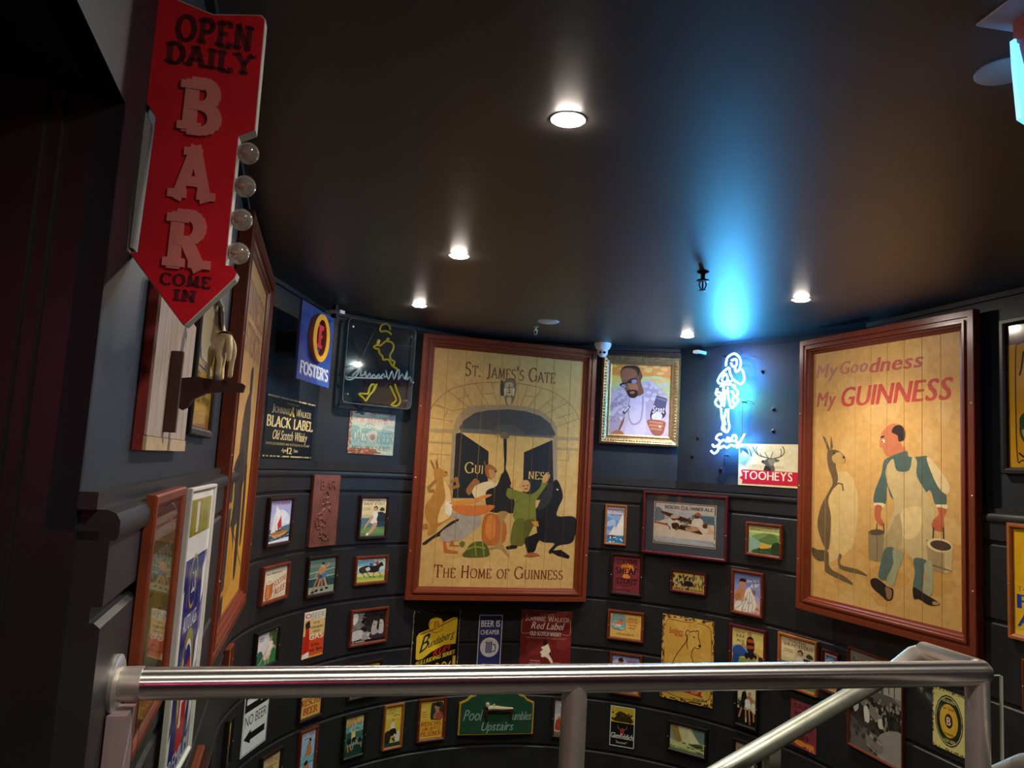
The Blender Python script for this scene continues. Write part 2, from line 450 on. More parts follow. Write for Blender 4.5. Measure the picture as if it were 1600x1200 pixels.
# ------------------------------------------------------------------ what is printed on the sheets (0..100 across and down)
D = {}
D['red_sail'] = '''bg #b9bfe0
r #a9b0dc 0 0 100 30
s #dfe2f2 30,30 60,22 95,40 90,60 40,62 20,50
n #eef0f8 9 3 30 30 95 55 14 5
r #33505c 0 68 100 100
s #58788a 50,66 100,60 100,76 60,74
n #8aa4a8 16 5 0 72 100 98 9 2
p #e9e4e2 32,10 34,74 12,76
p #f2eeea 32,12 52,30 56,68 36,72
p #c8302c 55,36 40,56 44,72 60,62
s #d79a55 18,78 60,74 92,72 78,82 40,88 22,86
l #6b4326 2 20,80 55,78 90,73
n #4a3226 7 9 40 70 76 76 3 2
t #d23a44 b 12 3 46 11 TOOTHS
t #d23a44 b 52 3 92 11 KB BEER
p #e8e8f0 0,96 100,90 100,100 0,100'''
D['copper'] = '''bg #7c4032
n #8d4b3c 26 4 0 0 100 100 16 7
n #6a332a 22 8 0 20 100 100 10 5
n #8a5a34 14 2 0 55 100 100 14 6'''
D['stout_girl'] = '''bg #e8d6a0
r #efe0b0 0 0 100 22
s #d0c49c 0,44 40,46 50,56 0,62
r #5f7d86 0 52 100 76
r #31485a 60 40 100 78
s #2a3a3f 62,40 84,36 100,44 100,60 70,60
s #3b4a2f 74,30 82,24 92,27 94,33 80,34
r #5a8a5c 0 76 100 100
s #7a9a58 0,82 50,76 100,84 100,92 0,92
s #3f2a20 50,24 60,20 66,26 62,32 52,32
s #d9a27a 52,26 60,24 62,32 56,36 51,33
s #f3ecd8 46,36 58,34 68,42 64,56 66,66 40,66 46,50
s #d9a27a 44,46 50,52 34,66 18,80 14,78 30,60
l #c9b68c 1.5 10,92 30,62
s #d9a27a 54,66 66,66 64,76 46,92 34,96 28,94 42,82
p #f4efe4 26,92 36,92 34,99 24,98
t #8a2c22 b 22 2 74 9 TOOTHS
t #8a2c22 b 6 10 94 18 'SHEAF' STOUT
q #5a4a3a 10 25 34 27
q #5a4a3a 6 29 38 31'''
D['ales'] = '''bg #e9d7b4
q #7a5a6a 12 13 78 19
s #e8ddc0 12,34 30,26 42,34 42,46 14,48
l #8a7a60 1.2 12,36 14,90
s #d06a34 14,52 40,46 40,86 26,96 12,92
s #e08a4a 18,56 28,54 28,90 18,90
e #efe6cf 27 41 14 9
e #d9c9a0 27 41 10 6
c #6a5a48 1.5 13,40 14,92 24,97 40,88 42,40
c #8a6a48 3 42,50 50,56 50,72 42,78
T #b03a22 i 46,64 96,46 20 TOOTHS
T #b03a22 i 48,92 93,78 22 ALES
l #8a4a2a .8 10,97 94,92'''
D['boxers'] = '''bg #5c7f74
r #6d8f80 0 0 100 24
r #44685f 0 52 100 80
s #2d4a48 0,60 20,56 40,62 60,58 100,62 100,80 0,80
n #35544e 14 4 0 58 100 78 6 5
r #9aa893 0 80 100 100
l #c8cfae 2 0,40 100,30
l #c8cfae 2 0,56 100,50
t #c8564a b 8 16 28 22 KB LAGER
t #c8564a b 70 10 96 16 TOOTHS
s #c98a5e 40,26 54,20 62,30 58,46 46,48 38,40
s #d99a6c 44,22 50,14 58,20 56,28
s #3a2a22 46,14 52,10 58,16 50,18
l #d39468 6 56,28 70,22 74,16
l #c98a5e 6 42,32 30,42 26,52
s #4f78a8 48,46 62,42 68,54 60,62 50,58
s #3c4c58 34,52 46,46 52,56 44,64 34,62
l #d39468 7 60,58 66,72 72,84
l #c98a5e 7 44,60 40,74 34,88
l #b97a52 7 50,58 52,76 54,88
p #1c1a1a 66,84 78,86 78,91 66,90
p #1c1a1a 28,88 38,88 38,94 26,95
p #1c1a1a 48,88 58,88 58,94 46,94
p #1c1a1a 14,92 24,90 24,97 12,98
l #b97a52 6 36,54 26,70 20,90'''
D['horses'] = '''bg #a9cfd8
r #cfe0d2 0 0 100 50
s #7fb8c8 0,10 30,4 60,12 60,26 0,30
r #e8d88a 0 62 100 80
r #a8bf4e 0 76 100 100
r #c7cf5e 0 88 100 100
t #c23a30 b 14 2 40 9 TOOTHS
t #c0352c b 46 1 56 10 KB
t #c23a30 b 60 2 92 9 LAGER
s #2a2422 8,40 30,30 60,32 72,28 84,18 90,24 94,34 86,36 80,42 76,56 60,62 40,58 20,62 10,56
s #4a3a30 14,44 30,36 34,52 20,58
s #e8e2da 30,42 42,36 46,48 36,54
s #3f5fa0 42,26 50,18 56,28 50,34
e #d9b090 50 17 3 4
s #b03030 64,22 70,14 76,22 70,30
e #d9b090 71 12 3 4
l #2a2422 3 16,58 28,76 24,84
l #2a2422 3 34,58 46,78 54,82
l #2a2422 3 62,58 58,78 66,84
l #2a2422 3 74,54 84,72 82,86
l #f0efe6 2 22,80 26,86
l #3a3028 1.6 90,70 92,90'''
D['golfer'] = '''bg #dcd6cc
r #e8e2da 0 0 60 60
s #6a7a3a 56,6 80,0 100,8 100,40 74,36
s #3f5a34 70,10 96,6 100,60 84,50
s #2f6a48 0,62 20,50 34,64 40,100 0,100
s #2f8a4c 0,86 60,84 100,88 100,100 0,100
s #3f7a44 76,60 100,52 100,90 70,88
e #d9a080 68 26 6 6
s #b88a50 62,22 70,16 76,22
s #efe6d4 56,36 74,32 82,44 72,62 58,60
s #e9dcc2 54,58 72,60 70,76 50,74
l #d9a080 5 60,42 44,62 26,84
l #d9a080 5 76,40 88,52 94,60
l #d9a080 6 56,76 48,96
l #d9a080 6 66,76 62,96
l #d8d8d0 2 26,84 6,98
q #6a4a4a 14 10 34 15
q #6a4a4a 14 18 34 22'''
D['gas'] = '''bg #e2a23a
r #efe0c0 0 0 100 20
s #e8c07a 0,20 50,18 100,24 100,50 0,50
r #d8542a 20 66 100 96
r #c8301c 0 52 36 90
s #e04a22 30,60 70,56 100,62 100,76 30,80
t #9aa2a8 b 33 3 97 17 BEER
e #c04a44 18 9 13 5
e #efe6dc 18 9 8 3
t #2a2018 b 44 22 74 28 now
t #2a2018 b 34 31 92 38 cheaper
t #2a2018 b 44 41 78 47 than
t #f6efe4 b 30 49 94 62 GAS
t #5a140c b 40 69 84 77 Drink,
q #5a140c 38 80 94 88
s #2a2424 8,24 26,20 28,34 22,40 10,36
p #c02818 10,36 26,34 32,86 8,88
p #f2e8da 4,90 32,86 34,98 2,100
l #2a2424 3 24,24 30,34'''
D['cats'] = '''bg #3a3230
s #7a706a 0,10 30,0 40,40 0,60
s #2a2422 30,10 90,0 100,40 60,50 34,40
n #8d847c 22 3 0 5 40 70 7 7
n #221c1a 26 6 30 0 100 60 8 8
s #b9b0a6 62,40 68,34 76,38 74,60 82,72 62,80 58,60
s #c4bbb0 82,38 88,32 94,38 96,60 94,78 80,76 82,56
p #b9b0a6 62,40 64,30 68,37
p #c4bbb0 82,38 84,29 88,35
s #cfc8c0 0,64 26,58 34,70 30,86 0,90
s #aaa096 34,72 48,66 54,80 46,94 30,92
s #e0dad2 0,2 12,0 16,24 4,40
e #2a2422 66 46 2 2
e #2a2422 86 44 2 2
n #d8d0c6 14 8 0 70 56 96 5 3
r #1c1614 0 92 100 100
q #d8d0c6 4 93 40 98'''
D['bluepic'] = '''bg #7fb4bf
s #3f6a70 0,50 30,40 60,60 40,100 0,100
s #d8b070 60,10 100,0 100,60 70,50
n #2f4a50 8 3 20 40 90 90 10 10
r #d9c8a0 10 80 90 92'''
D['beer_red'] = '''bg #e3b255
r #e9c88a 0 0 100 40
s #6fae4a 10,10 50,6 70,30 40,44 10,40
s #c98a58 40,8 70,6 80,40 46,48
s #3a5a8a 50,30 80,28 84,50 48,52
t #c03020 F 5 58 96 72 RESCHS
t #c03020 F 16 78 84 92 BEER'''
D['yellow_land'] = '''bg #d8c438
s #4a7a38 0,30 40,16 70,26 100,14 100,60 0,60
s #6a4a28 10,40 40,34 50,60 10,66
n #3a3a20 10 4 0 10 100 60 7 5
r #c8a850 0 66 100 100
t #b03028 b 12 74 88 88 DINNER ALE'''
D['nobeer'] = '''bg #ecebe8
r #121212 4 2 96 40
t #f0efec n 14 4 82 13 BEER
p #f0efec 10,22 66,22 66,17 92,26 66,35 66,30 10,30
r #ecebe8 4 42 96 97
t #141414 n 8 45 92 60 NO BEER
p #141414 90,72 34,72 34,67 8,77 34,87 34,82 90,82
l #141414 1 3,1 97,1 97,98 3,98 3,1'''
D['rugby_run'] = '''bg #5aa0a4
r #e6c87c 0 0 100 24
s #8ac4c0 30,26 100,20 100,40 30,40
r #4a6a3a 0 40 100 56
r #28503a 0 76 100 100
s #1e4434 0,84 60,74 100,82 100,100 0,100
t #a8352a b 10 3 62 12 TOOTHS
t #a8352a b 8 14 90 24 XXX ALE
q #3a6a9a 58 29 90 35
e #c98a60 24 37 5 4
s #31584e 14,42 32,40 34,58 12,60
e #c98a60 44 34 5 4
s #e6d78a 36,40 54,38 56,56 38,58
s #1f2426 12,58 34,56 34,70 16,72
s #1f2426 40,56 60,54 66,64 44,68
e #b97a52 82 40 5 4
s #3a6a70 74,45 92,45 92,62 76,62
s #1f2426 74,60 92,60 96,72 76,72
l #c98a60 6 18,70 22,88 
l #c98a60 6 28,70 40,86
l #c98a60 6 60,62 80,74
l #c98a60 6 50,66 46,84
l #c98a60 5 88,70 96,84
s #2a6a4a 0,62 10,50 14,70 6,86'''
D['yellow_players'] = '''bg #e8c23e
r #efcf5c 0 0 100 30
t #a83a22 b 10 6 60 12 TOOTHS
t #a83a22 b 12 14 50 19 XXX ALE
q #6a4a2a 50 21 90 25
e #c98a60 48 35 6 4
s #e9e0c8 38,40 58,39 62,58 36,58
s #1e1c1c 30,58 66,56 70,72 26,72
l #c98a60 7 30,72 18,86
l #c98a60 7 60,72 84,80
s #2a2624 4,64 26,60 40,72 30,92 4,92
s #e4dcc4 54,74 90,62 96,82 66,94
e #b97a52 60 80 7 5
r #28443a 0 90 100 100
n #3a2a20 8 5 4 66 96 92 8 5'''
D['pilsener'] = '''bg #e6b63a
r #e9c04a 0 0 100 50
s #3a3a34 46,10 58,6 96,8 96,50 60,52 44,46
s #b97a56 60,16 72,12 82,18 80,28 90,34 94,48 62,50 58,40 66,30
s #2a2018 64,13 74,8 82,14 80,18
s #a8503c 70,34 94,34 96,50 66,50
q #7a5a24 8 27 28 30
q #7a5a24 6 33 32 36
q #7a5a24 8 39 28 42
t #c8321e F 6 56 92 66 RESCHS
t #c8321e F 10 70 90 78 LONG BOTTLE
t #c8321e F 6 82 94 93 PILSENER'''
D['swimmer'] = '''bg #9fc4e0
r #c8d4e6 0 0 100 22
t #a83a6a b 10 6 40 12 TOOTHS
t #a83a6a b 54 4 92 12 KB BEER
q #4a6a8a 20 15 80 19
s #c98456 44,34 60,28 74,34 80,52 60,58 24,60 10,62 40,48
e #b97248 64 26 9 6
s #2a201c 56,20 66,17 74,22 70,25
r #4f94b4 0 58 100 74
s #7fc0c8 0,60 50,56 100,62 100,70 0,70
s #d08a58 30,74 60,70 70,82 66,100 20,100
s #2a201c 34,70 54,66 58,74 40,77
r #e0c8a0 0 92 30 100'''
D['xxx_low'] = '''bg #d8b878
r #e6c88c 0 0 100 26
t #a8352a b 10 4 60 12 TOOTHS
t #a8352a b 34 13 92 22 XXX ALE
q #4a3a2a 30 30 80 35
e #b9825a 52 44 8 6
s #2a2220 44,40 60,38 60,42
s #5a6a48 34,52 72,50 82,80 26,84
s #6f9a9a 0,50 24,46 24,100 0,100
s #3a5a3a 60,66 100,60 100,100 50,100
n #c8a060 12 3 0 70 100 100 8 6'''
D['edge_pic'] = '''bg #c8a860
r #d8b84a 0 0 100 22
s #a8402c 20,30 80,26 80,60 16,62
s #5a6a48 10,64 90,58 90,100 10,100
n #2f3a38 8 3 10 30 90 98 9 6'''
D['rum'] = '''H 122,110 455,100 420,600 85,605
bg #15120f
p #e8c22c 132,440 140,290 160,262 222,238 300,215 328,190 400,158 426,158 428,175 412,345 330,352 240,395 180,440 150,448
e #e8c22c 275 207 52 52
n #e8c22c 10 4 240 170 312 246 22 22
s #8a3a1c 168,268 232,246 290,222 330,200 400,168 418,166 414,176 402,178 335,208 290,232 236,256 176,278
s #e8c22c 172,274 236,252 292,228 332,206 402,176 412,174 402,330 330,342 240,384 180,428 150,436 150,300
c #8a3a1c 1 230,215 232,175 262,160 285,160 315,168 322,205 312,245 280,262 250,258 230,240
s #d0a22a 258,190 276,178 296,186 300,215 280,235 262,225
c #5a3a18 .8 262,228 268,196 280,184 288,200 294,228
H
T #1c2430 k 17,60 33,53 22 B
T #1c2430 k 34,53 87,39 11 undaberg
T #c0281c i 46,65 80,57 8.5 RUM
T #e8c22c i 11,77 91,63 6 BULLRIDING SERIES
c #e8c22c 2 48,82 56,75 62,81 70,74 78,79 84,74
r #c8a22a 88 66 94 80
l #c8b890 .6 1.5,1 1,99
l #b8a880 .6 98,1 98.5,99
n #a89870 12 3 0 0 3 100 1.2 2
n #a89870 12 5 97 0 100 100 1 2
n #8a7a60 8 9 0 0 100 2 3 .6'''
D['cheaper'] = '''bg #e4e0da
r #343c72 3 1 97 99
t #eceae6 b 10 7 90 17 BEER IS
t #eceae6 b 9 21 89 28 CHEAPER
e #e8e2d8 50 46 40 14
r #343c72 34 39 60 54
r #343c72 32 37 62 39.5
l #e8e2d8 2 40,40 40,53
l #e8e2d8 2 47,40 47,53
l #e8e2d8 2 54,40 54,53
c #343c72 4 62,42 74,43 74,51 62,52
e #cfcac4 47 37 16 2
t #eceae6 b 22 69 78 76 THAN'''
D['redlabel'] = '''bg #74241f
n #84302a 12 3 0 0 100 100 20 14
t #b98878 f 36 4 64 6.4 ESTABLISHED
t #e0c8b4 f 8 7.5 94 15 Johnnie Walker
t #ead6c4 k 20 16 82 26 Red Label
t #ead6c4 F 19 30 80 35 OLD SCOTCH WHISKY
c #c8a090 .7 19,32 2,32 2,16
l #c8a090 .7 2,16 2,12 6,12
c #c8a090 .7 81,32 97,32 97,16
l #c8a090 .7 97,16 97,12 93,12
t #b98878 f 12 37.5 88 39.5 DISTILLED BLENDED AND BOTTLED IN SCOTLAND
s #3a1a18 46,43 50,41 54,44 52,48 46,48
p #ecdcc0 47,50 55,46 61,56 57,60 63,66 67,72 63,73 56,66 50,64 44,62 40,58 46,54
n #ecdcc0 5 4 42 50 60 64 5 3
q #c8a090 21 69 41 71
q #c8a090 19 72.5 41 74.5
q #c8a090 15 76 43 78
q #c8a090 65 71 82 73
q #c8a090 62 75 88 77
r #8a4a3a 0 0 100 .8
n #b08a50 6 3 0 0 100 1.5 4 .5'''
D['bluesail'] = '''bg #8fb4dc
r #cfd8ea 0 0 100 20
s #6a98d0 0,30 60,40 100,20 100,60 0,64
s #b8cdea 0,44 40,36 50,50 0,56
r #2f86b8 0 80 100 100
t #b03a4a b 6 7 94 17 TOOTHS KB
t #b03a4a b 24 20 80 26 RESCHS
p #f4f0e6 86,20 96,24 98,78 34,80
p #e6e2d8 82,26 40,78 30,80
p #f0ece2 48,50 50,76 10,80
p #d8d4cc 44,52 18,76 10,78
s #5a3a30 10,80 50,80 44,88 18,87
n #eef4f8 12 4 0 82 100 98 7 2'''
D['dinner'] = '''bg #f2ead8
r #6a1f24 1 1 99 99
r #e9e4d4 2.5 3 97.5 97
r #dcd8d0 2.5 3 97.5 28
s #c8d0d4 2,18 50,22 98,24 98,44 2,40
r #5f7f94 62 26 97.5 46
n #4a6a80 18 4 62 28 97 44 5 1.5
s #6f8a98 2.5,16 12,17 18,40 2.5,46
s #5a2a20 14,22 62,38 74,42 60,48 20,32
s #f0e2cc 2.5,52 20,56 60,62 96,66 92,82 70,84 2.5,66
s #e6c4a0 60,50 84,44 94,56 96,66 70,66
p #4a241c 20,50 60,52 82,66 78,70 24,58
p #b8583c 2.5,48 24,52 22,56 2.5,52
s #efe8dc 22,42 32,38 44,48 40,60 32,66 26,60
e #6a3a2a 33 36 5 7
s #d8c8b0 28,32 36,27 42,32 40,36 30,38
s #2a1e1c 30,50 40,48 42,62 32,62
l #8a5438 3.4 26,58 28,66 34,72
l #8a5438 3.4 40,58 36,68 30,74
s #f4ece0 64,36 76,33 80,44 70,58 62,54
e #6a3a2a 70 28 4.5 6
s #b8705a 66,24 72,19 77,25 70,27
l #7a4430 3 62,40 57,36 60,33
s #d8a88a 52,58 68,52 74,60 58,66
s #f0e6d4 74,54 84,48 88,62 80,68
s #5a3426 80,46 86,44 86,54 80,54
n #8a8a7a 10 3 44 44 62 58 3 3
s #efe4d0 2.5,62 96,78 92,90 2.5,84
r #b9c4cc 2.5 84 97.5 97
s #cfd4d6 2.5,82 40,84 97,92 97,95 2,92
p #f4efe6 30,70 36,80 28,76
t #3a3034 F 18 8 42 15 RESCHS
t #7a2020 b 45 6 56 17 DA
t #3a3034 F 59 8 80 15 DINNER
t #3a3034 F 82 8 95 15 ALE'''
D['island'] = '''bg #a8c07a
r #c8d48a 0 0 100 26
t #b04a34 b 8 4 36 10 RESCHS
t #b04a34 b 40 3 50 11 DA
t #b04a34 b 54 4 92 10 DINNER ALE
q #5a6a4a 6 13 40 17
s #7a9a58 10,42 34,28 60,24 100,30 100,60 40,58
s #5f7a44 30,56 50,40 70,24 90,34 96,50 100,70 60,66
s #8fb09a 0,46 30,52 44,70 40,100 0,100
s #c8b458 40,60 70,64 96,58 100,80 60,80
s #e0a83a 36,70 60,66 70,80 40,86
s #3f5a34 20,86 60,78 100,66 100,100 16,100
s #28402a 78,60 100,56 100,100 74,92
n #2f4a2c 12 4 16 80 100 98 7 5'''
D['sheaf_red'] = '''bg #7e3238
n #8a3a40 10 4 0 0 100 100 18 12
s #e08a34 26,34 40,22 60,20 76,30 74,38 56,36 58,50 60,58 38,58 42,36
n #c87428 14 7 30 22 72 36 7 4
s #e08a34 36,54 62,54 60,60 40,60
t #2a1618 F 12 8 88 22 TOOTHS
t #2a1618 F 10 32 90 48 SHEAF
t #2a1618 F 12 62 90 76 STOUT
c #2a1618 1.4 14,74 50,82 88,72
q #2a1618 8 91 62 96'''
D['crowd'] = '''bg #d8b84a
s #e0c86a 40,0 80,0 80,40 44,44
n #3a2e26 30 3 2 20 60 90 4 16
n #d8c8a0 24 8 2 24 100 70 4 12
n #6a5a34 16 5 60 10 100 90 3 16
s #2a2220 36,50 56,44 66,60 62,80 40,84
e #c98a60 48 36 4 9
l #2f3a30 4 94,20 94,90
n #b8a878 18 12 0 70 70 96 5 6
q #3a1a14 4 84 96 97'''
D['towel'] = '''bg #8f98c8
r #7884bc 0 0 100 30
s #b8a8cc 0,50 40,46 100,60 100,90 0,90
s #d8b0b0 0,74 100,70 100,100 0,100
e #c98a5c 32 27 12 10
s #2a201c 18,22 26,14 42,15 44,22 30,22
s #c98a5c 6,50 24,38 40,42 44,60 20,72 4,64
s #b97a4c 2,62 20,52 26,66 8,74
s #8a6a58 70,40 82,42 78,52 66,50
s #efe6d6 44,44 58,34 66,44 78,60 84,80 70,96 20,100 4,92 10,76 34,72
l #5a4a48 1.6 54,46 44,70 30,96
l #5a4a48 1.6 60,44 58,76 54,98
l #6a5a54 1.4 66,54 72,80 68,96
l #6a5a54 1.4 46,60 26,84 10,94
n #b8a090 9 4 20 60 76 96 4 6
n #c87a5a 6 4 80 84 100 98 5 3
T #f2e8c8 i 48,22 92,17 8 Now for a
T #f2e8c8 i 62,35 92,30 9 KB!'''
D['bather'] = '''bg #e4b456
r #e9bc62 0 0 100 100
s #7aa6a0 6,8 18,4 46,8 48,20 48,66 6,66
r #88b4ae 8 14 46 64
s #d98a62 10,44 26,34 40,30 42,40 34,50 14,54
e #c97a52 36 30 6 7
n #e8ece0 10 3 8 48 46 64 6 3
l #5a3a28 1 7,66 48,66
t #c04a24 F 58 16 86 25 RESCHS
t #c04a24 F 54 30 88 37 WATER
t #c04a24 F 58 42 84 49 FRESH
t #c04a24 F 62 54 80 61 BEER
q #a07a3a 22 80 86 89'''
D['lady_blue'] = '''bg #8a9ad0
s #c8cfe8 0,20 40,10 60,30 0,50
e #c98a64 30 20 9 9
s #3a2420 20,14 32,6 42,14 36,18
s #d0563c 18,32 44,28 56,60 10,64
q #b04a6a 54 10 92 18
r #e0c08a 0 64 100 100
s #e6a04a 0,74 60,70 100,80 100,100 0,100
s #c98a64 60,60 76,54 80,80 66,90
n #f0e0c0 8 3 0 70 100 96 8 5'''
D['bear'] = '''bg #d9a94a
n #dfb458 12 3 0 0 100 100 18 10
n #6a4a24 30 5 0 0 3.5 100 2 3
n #6a4a24 30 8 96.5 0 100 100 2 3
n #6a4a24 26 6 0 0 100 3.5 4 1.6
n #5a3c1e 26 9 0 97 100 100 4 1.6
c #3a2a18 1 6,14 12,6 40,6 70,5 90,8 95,20 96,60 94,90 60,96 20,94 6,86 5,40
n #d9a94a 30 14 4 5 97 95 6 3
t #b83a24 k 14 14 40 22 Bundaberg
t #b83a24 i 25 22 38 24.5 RUM
c #1f150e 1.3 49,24 46,20 48,16 52,15 54,17 60,15 66,15 68,13.5 71,15 70,19 72,24 75,30 74,33 69,35 64,34 60,38 58,44 62,52 60,58 56,64
c #1f150e 1.3 49,20 48,28 40,36 30,46 22,58 18,72
c #1f150e 1.2 50,24 49,32 51,37
e #1f150e 62 22 1.6 1
e #1f150e 73 31 2.2 1.4
c #1f150e 1.2 30,60 26,72 26,80
c #1f150e 1.2 60,58 64,68 62,78
p #c03020 24,82 74,85 80,83 78,87 82,91 74,90 24,87
t #e8c47a b 28 83.2 56 86.4 BUNDY DRINKING
t #e8c47a b 60 84.6 72 88 RUM
q #6a4a24 64 92 90 95'''
D['rugby_ale'] = '''bg #e0c860
r #e8d47a 0 0 100 36
s #8fb0c8 0,40 40,34 60,48 0,54
r #7aa848 0 62 100 100
s #5a9038 0,78 50,70 100,80 100,100 0,100
t #5a3a24 b 8 6 40 10 TOOTHS
t #5a3a24 b 12 13 40 20 XXX
t #5a3a24 b 14 23 40 29 ALE
e #d0946a 56 9 7 6
s #2a2420 50,16 66,15 72,34 66,48 50,46 46,30
s #b8482c 50,20 66,19 68,25 50,26
s #b8482c 48,34 70,32 70,37 48,40
e #c98a60 36 34 6 5
s #35569a 4,44 24,36 40,42 50,52 30,60 6,62
s #1e1c20 44,50 74,46 78,58 56,62 42,60
l #c98a60 7 70,58 84,72 92,90
l #c98a60 7 74,46 96,56
l #c98a60 6 56,60 40,76
s #3a2c28 84,54 96,52 98,62 88,64
s #2f4a8a 4,60 24,58 16,84 4,90'''
D['footy_girls'] = '''bg #e8d8a8
r #efe0b8 0 0 100 30
t #b03a2a b 50 3 94 9 XXX ALE
s #b8b07a 0,38 100,34 100,60 0,58
r #1c1a18 0 62 100 100
e #c98a60 40 14 8 5
s #1e1a1c 26,22 46,20 50,40 22,46
e #c98a60 66 22 8 5
s #c87a5a 54,28 80,30 78,46 56,46
s #f0ece0 44,38 66,38 72,58 40,58
s #1e1a1c 16,44 40,42 38,60 14,62
e #c98a60 88 38 6 4
s #e6dccc 78,44 98,46 98,66 80,64
l #c98a60 8 24,60 10,84
l #c98a60 8 46,58 48,90
l #c98a60 8 64,58 70,96
l #c98a60 7 88,64 90,86
l #e8e0d0 6 48,82 49,92
l #b03a2a 5 70,88 71,96
n #3a4a34 8 3 0 44 20 60 8 4'''
D['narrow_blue'] = '''bg #d9b878
r #4a78b8 8 6 92 40
s #8ab0d8 10,20 60,10 90,26 88,38 10,38
s #c97a4c 20,34 60,30 80,60 30,64
r #e0b45c 0 64 100 100
t #b03a2a b 44 66 92 74 DA
t #b03a2a b 10 78 90 84 DINNER
t #b03a2a b 36 88 80 95 ALE'''
D['market'] = '''bg #6a625c
s #8d857c 0,0 60,0 100,30 100,40 40,20 0,24
l #b8b0a6 2 10,6 60,34
l #b8b0a6 2 30,24 44,10
l #a8a096 1.4 4,18 40,30
t #2a2624 k 5 6 24 15 Caston
r #b8b0a6 66 18 98 34
l #4a4440 1.6 76,18 76,32
l #4a4440 1.6 86,20 86,34
s #3a3430 0,40 60,46 100,60 100,80 0,70
s #867e74 10,44 60,52 90,74 70,72 20,52
n #b0a89e 26 4 20 42 76 66 2.5 2
n #2c2724 26 6 0 44 100 80 5 5
s #cfc8be 4,50 14,48 18,58 10,64
s #e0dad0 28,56 36,54 40,66 32,72
s #d0c8bc 56,62 66,60 68,68 58,70
n #2a2522 14 8 66 44 98 72 3.5 9
n #9a9288 12 9 66 40 98 56 2.4 3
s #9c938a 60,76 100,66 100,100 50,100
s #857c73 36,78 60,82 66,92 50,98 34,90
l #c0b8ac 1.6 36,80 62,86
s #5a524c 0,70 24,76 20,84 0,80
n #453e3a 16 3 0 72 60 98 5 4
l #b8aea4 1 34,92 66,99'''
D['drink_off'] = '''bg #8c3a44
n #984450 8 3 0 0 100 100 20 14
t #2a1618 n 16 6 92 17 DRINK
t #2a1618 n 16 22 84 33 BEER
t #2a1618 b 16 38 92 47 TILL YOU
t #2a1618 n 16 52 88 62 TURN IT
t #2a1618 n 26 70 74 82 OFF
s #e88a3a 10,86 40,84 60,86 60,92 40,96 14,92
p #e88a3a 56,86 90,84 94,99 88,99 84,92 80,99 74,99 70,92 66,98'''
D['lager'] = '''bg #e6d58a
n #6a4a24 22 5 0 0 3 100 2.4 3
n #6a4a24 18 8 0 0 100 3 4 1.6
n #5a3c1e 18 9 0 97 100 100 4 1.6
e #1f241c 50 50 43 43
e #e6d58a 50 50 40.5 40.5
e #26301f 50 50 39 39
e #e8b63a 50 50 28 28
e #d9a02a 50 50 24 24
e #e8b63a 50 50 22 22
e #2a1d18 50 50 12 12
e #7a2a24 50 50 9 9
t #f0e6c8 b 44 43 56 57 B
q #8a4a1c 34 28 66 32
q #8a4a1c 36 70 64 74
t #e6d58a b 30 14.5 70 20 FINE BRANDS
t #e6d58a b 30 80 70 85.5 LAGER BEER
t #7a3a1c b 8 46 14 54 B
t #7a3a1c b 86 46 92 54 B'''
D['glen'] = '''bg #e6e4df
r #16181a 3 2 97 98
r #d8b832 3 2 97 40
s #3a3018 10,34 30,22 44,14 54,22 80,24 94,36 60,38 20,38
s #4a4020 24,20 40,12 60,16 86,22 60,26
n #2a2414 18 3 8 16 94 38 7 3
t #d8c890 b 8 4 20 8 No
s #b03a30 44,56 56,54 58,66 50,72 42,66
c #c86a50 2 44,58 34,54 32,48
c #c86a50 2 56,58 66,54 70,48
t #f2f0ea b 6 66 96 80 Glenfiddich
c #d8d0c0 1.2 26,86 50,91 74,86
q #b8b0a0 28 87 74 92'''
D['sails'] = '''bg #d9cf7a
s #8fa8a0 0,0 50,0 40,60 0,60
s #a88a4a 2,6 22,4 34,60 18,64
s #e6dca8 24,0 48,4 62,70 40,70
s #efe8c0 50,4 64,20 84,60 62,66
s #6f8a86 64,0 100,0 100,50 84,50
s #4f5f4a 60,66 90,58 96,72 70,76
r #8a9a5a 0 74 100 100
s #c8cc8a 0,74 40,70 100,86 100,94 0,86
n #3a4434 12 3 40 66 100 96 8 4
n #dfe0b0 10 5 0 78 100 96 9 2'''
D['low_photo'] = '''bg #8a7466
s #a88a78 0,0 100,8 100,40 0,30
n #cfc0b0 20 3 0 30 100 100 8 6
n #4a3c34 20 5 0 20 100 100 7 6
t #d8c8b8 b 10 6 70 12 TOOTHS'''
D['couple'] = '''bg #d8d2d4
r #b8b4c4 0 0 100 40
q #f4f0ee 16 12 80 19
q #f4f0ee 40 21 76 27
e #c98a60 24 52 8 6
s #b8482c 10,58 32,56 36,84 6,84
e #3a2a24 52 56 9 6
e #b97a52 50 62 7 5
s #e0a048 34,70 62,68 72,96 36,96
r #8a6a48 0 90 100 100'''
D['fa_poster'] = '''bg #e8b822
r #e2ae18 0 0 100 50
t #b06a1c b 4 54 18 59 TO
t #2a3f9a b 4 61 20 75 F
t #2a3f9a b 4 79 22 92 A
p #f0c84a 0,96 100,92 100,100 0,100'''
D['small_right'] = '''bg #e0a868
s #c86a3a 10,10 90,20 80,50 20,50
r #8fae4a 0 72 100 100
s #efd8a8 10,50 80,48 90,70 10,72
n #5a7a38 8 3 0 70 100 98 10 5'''
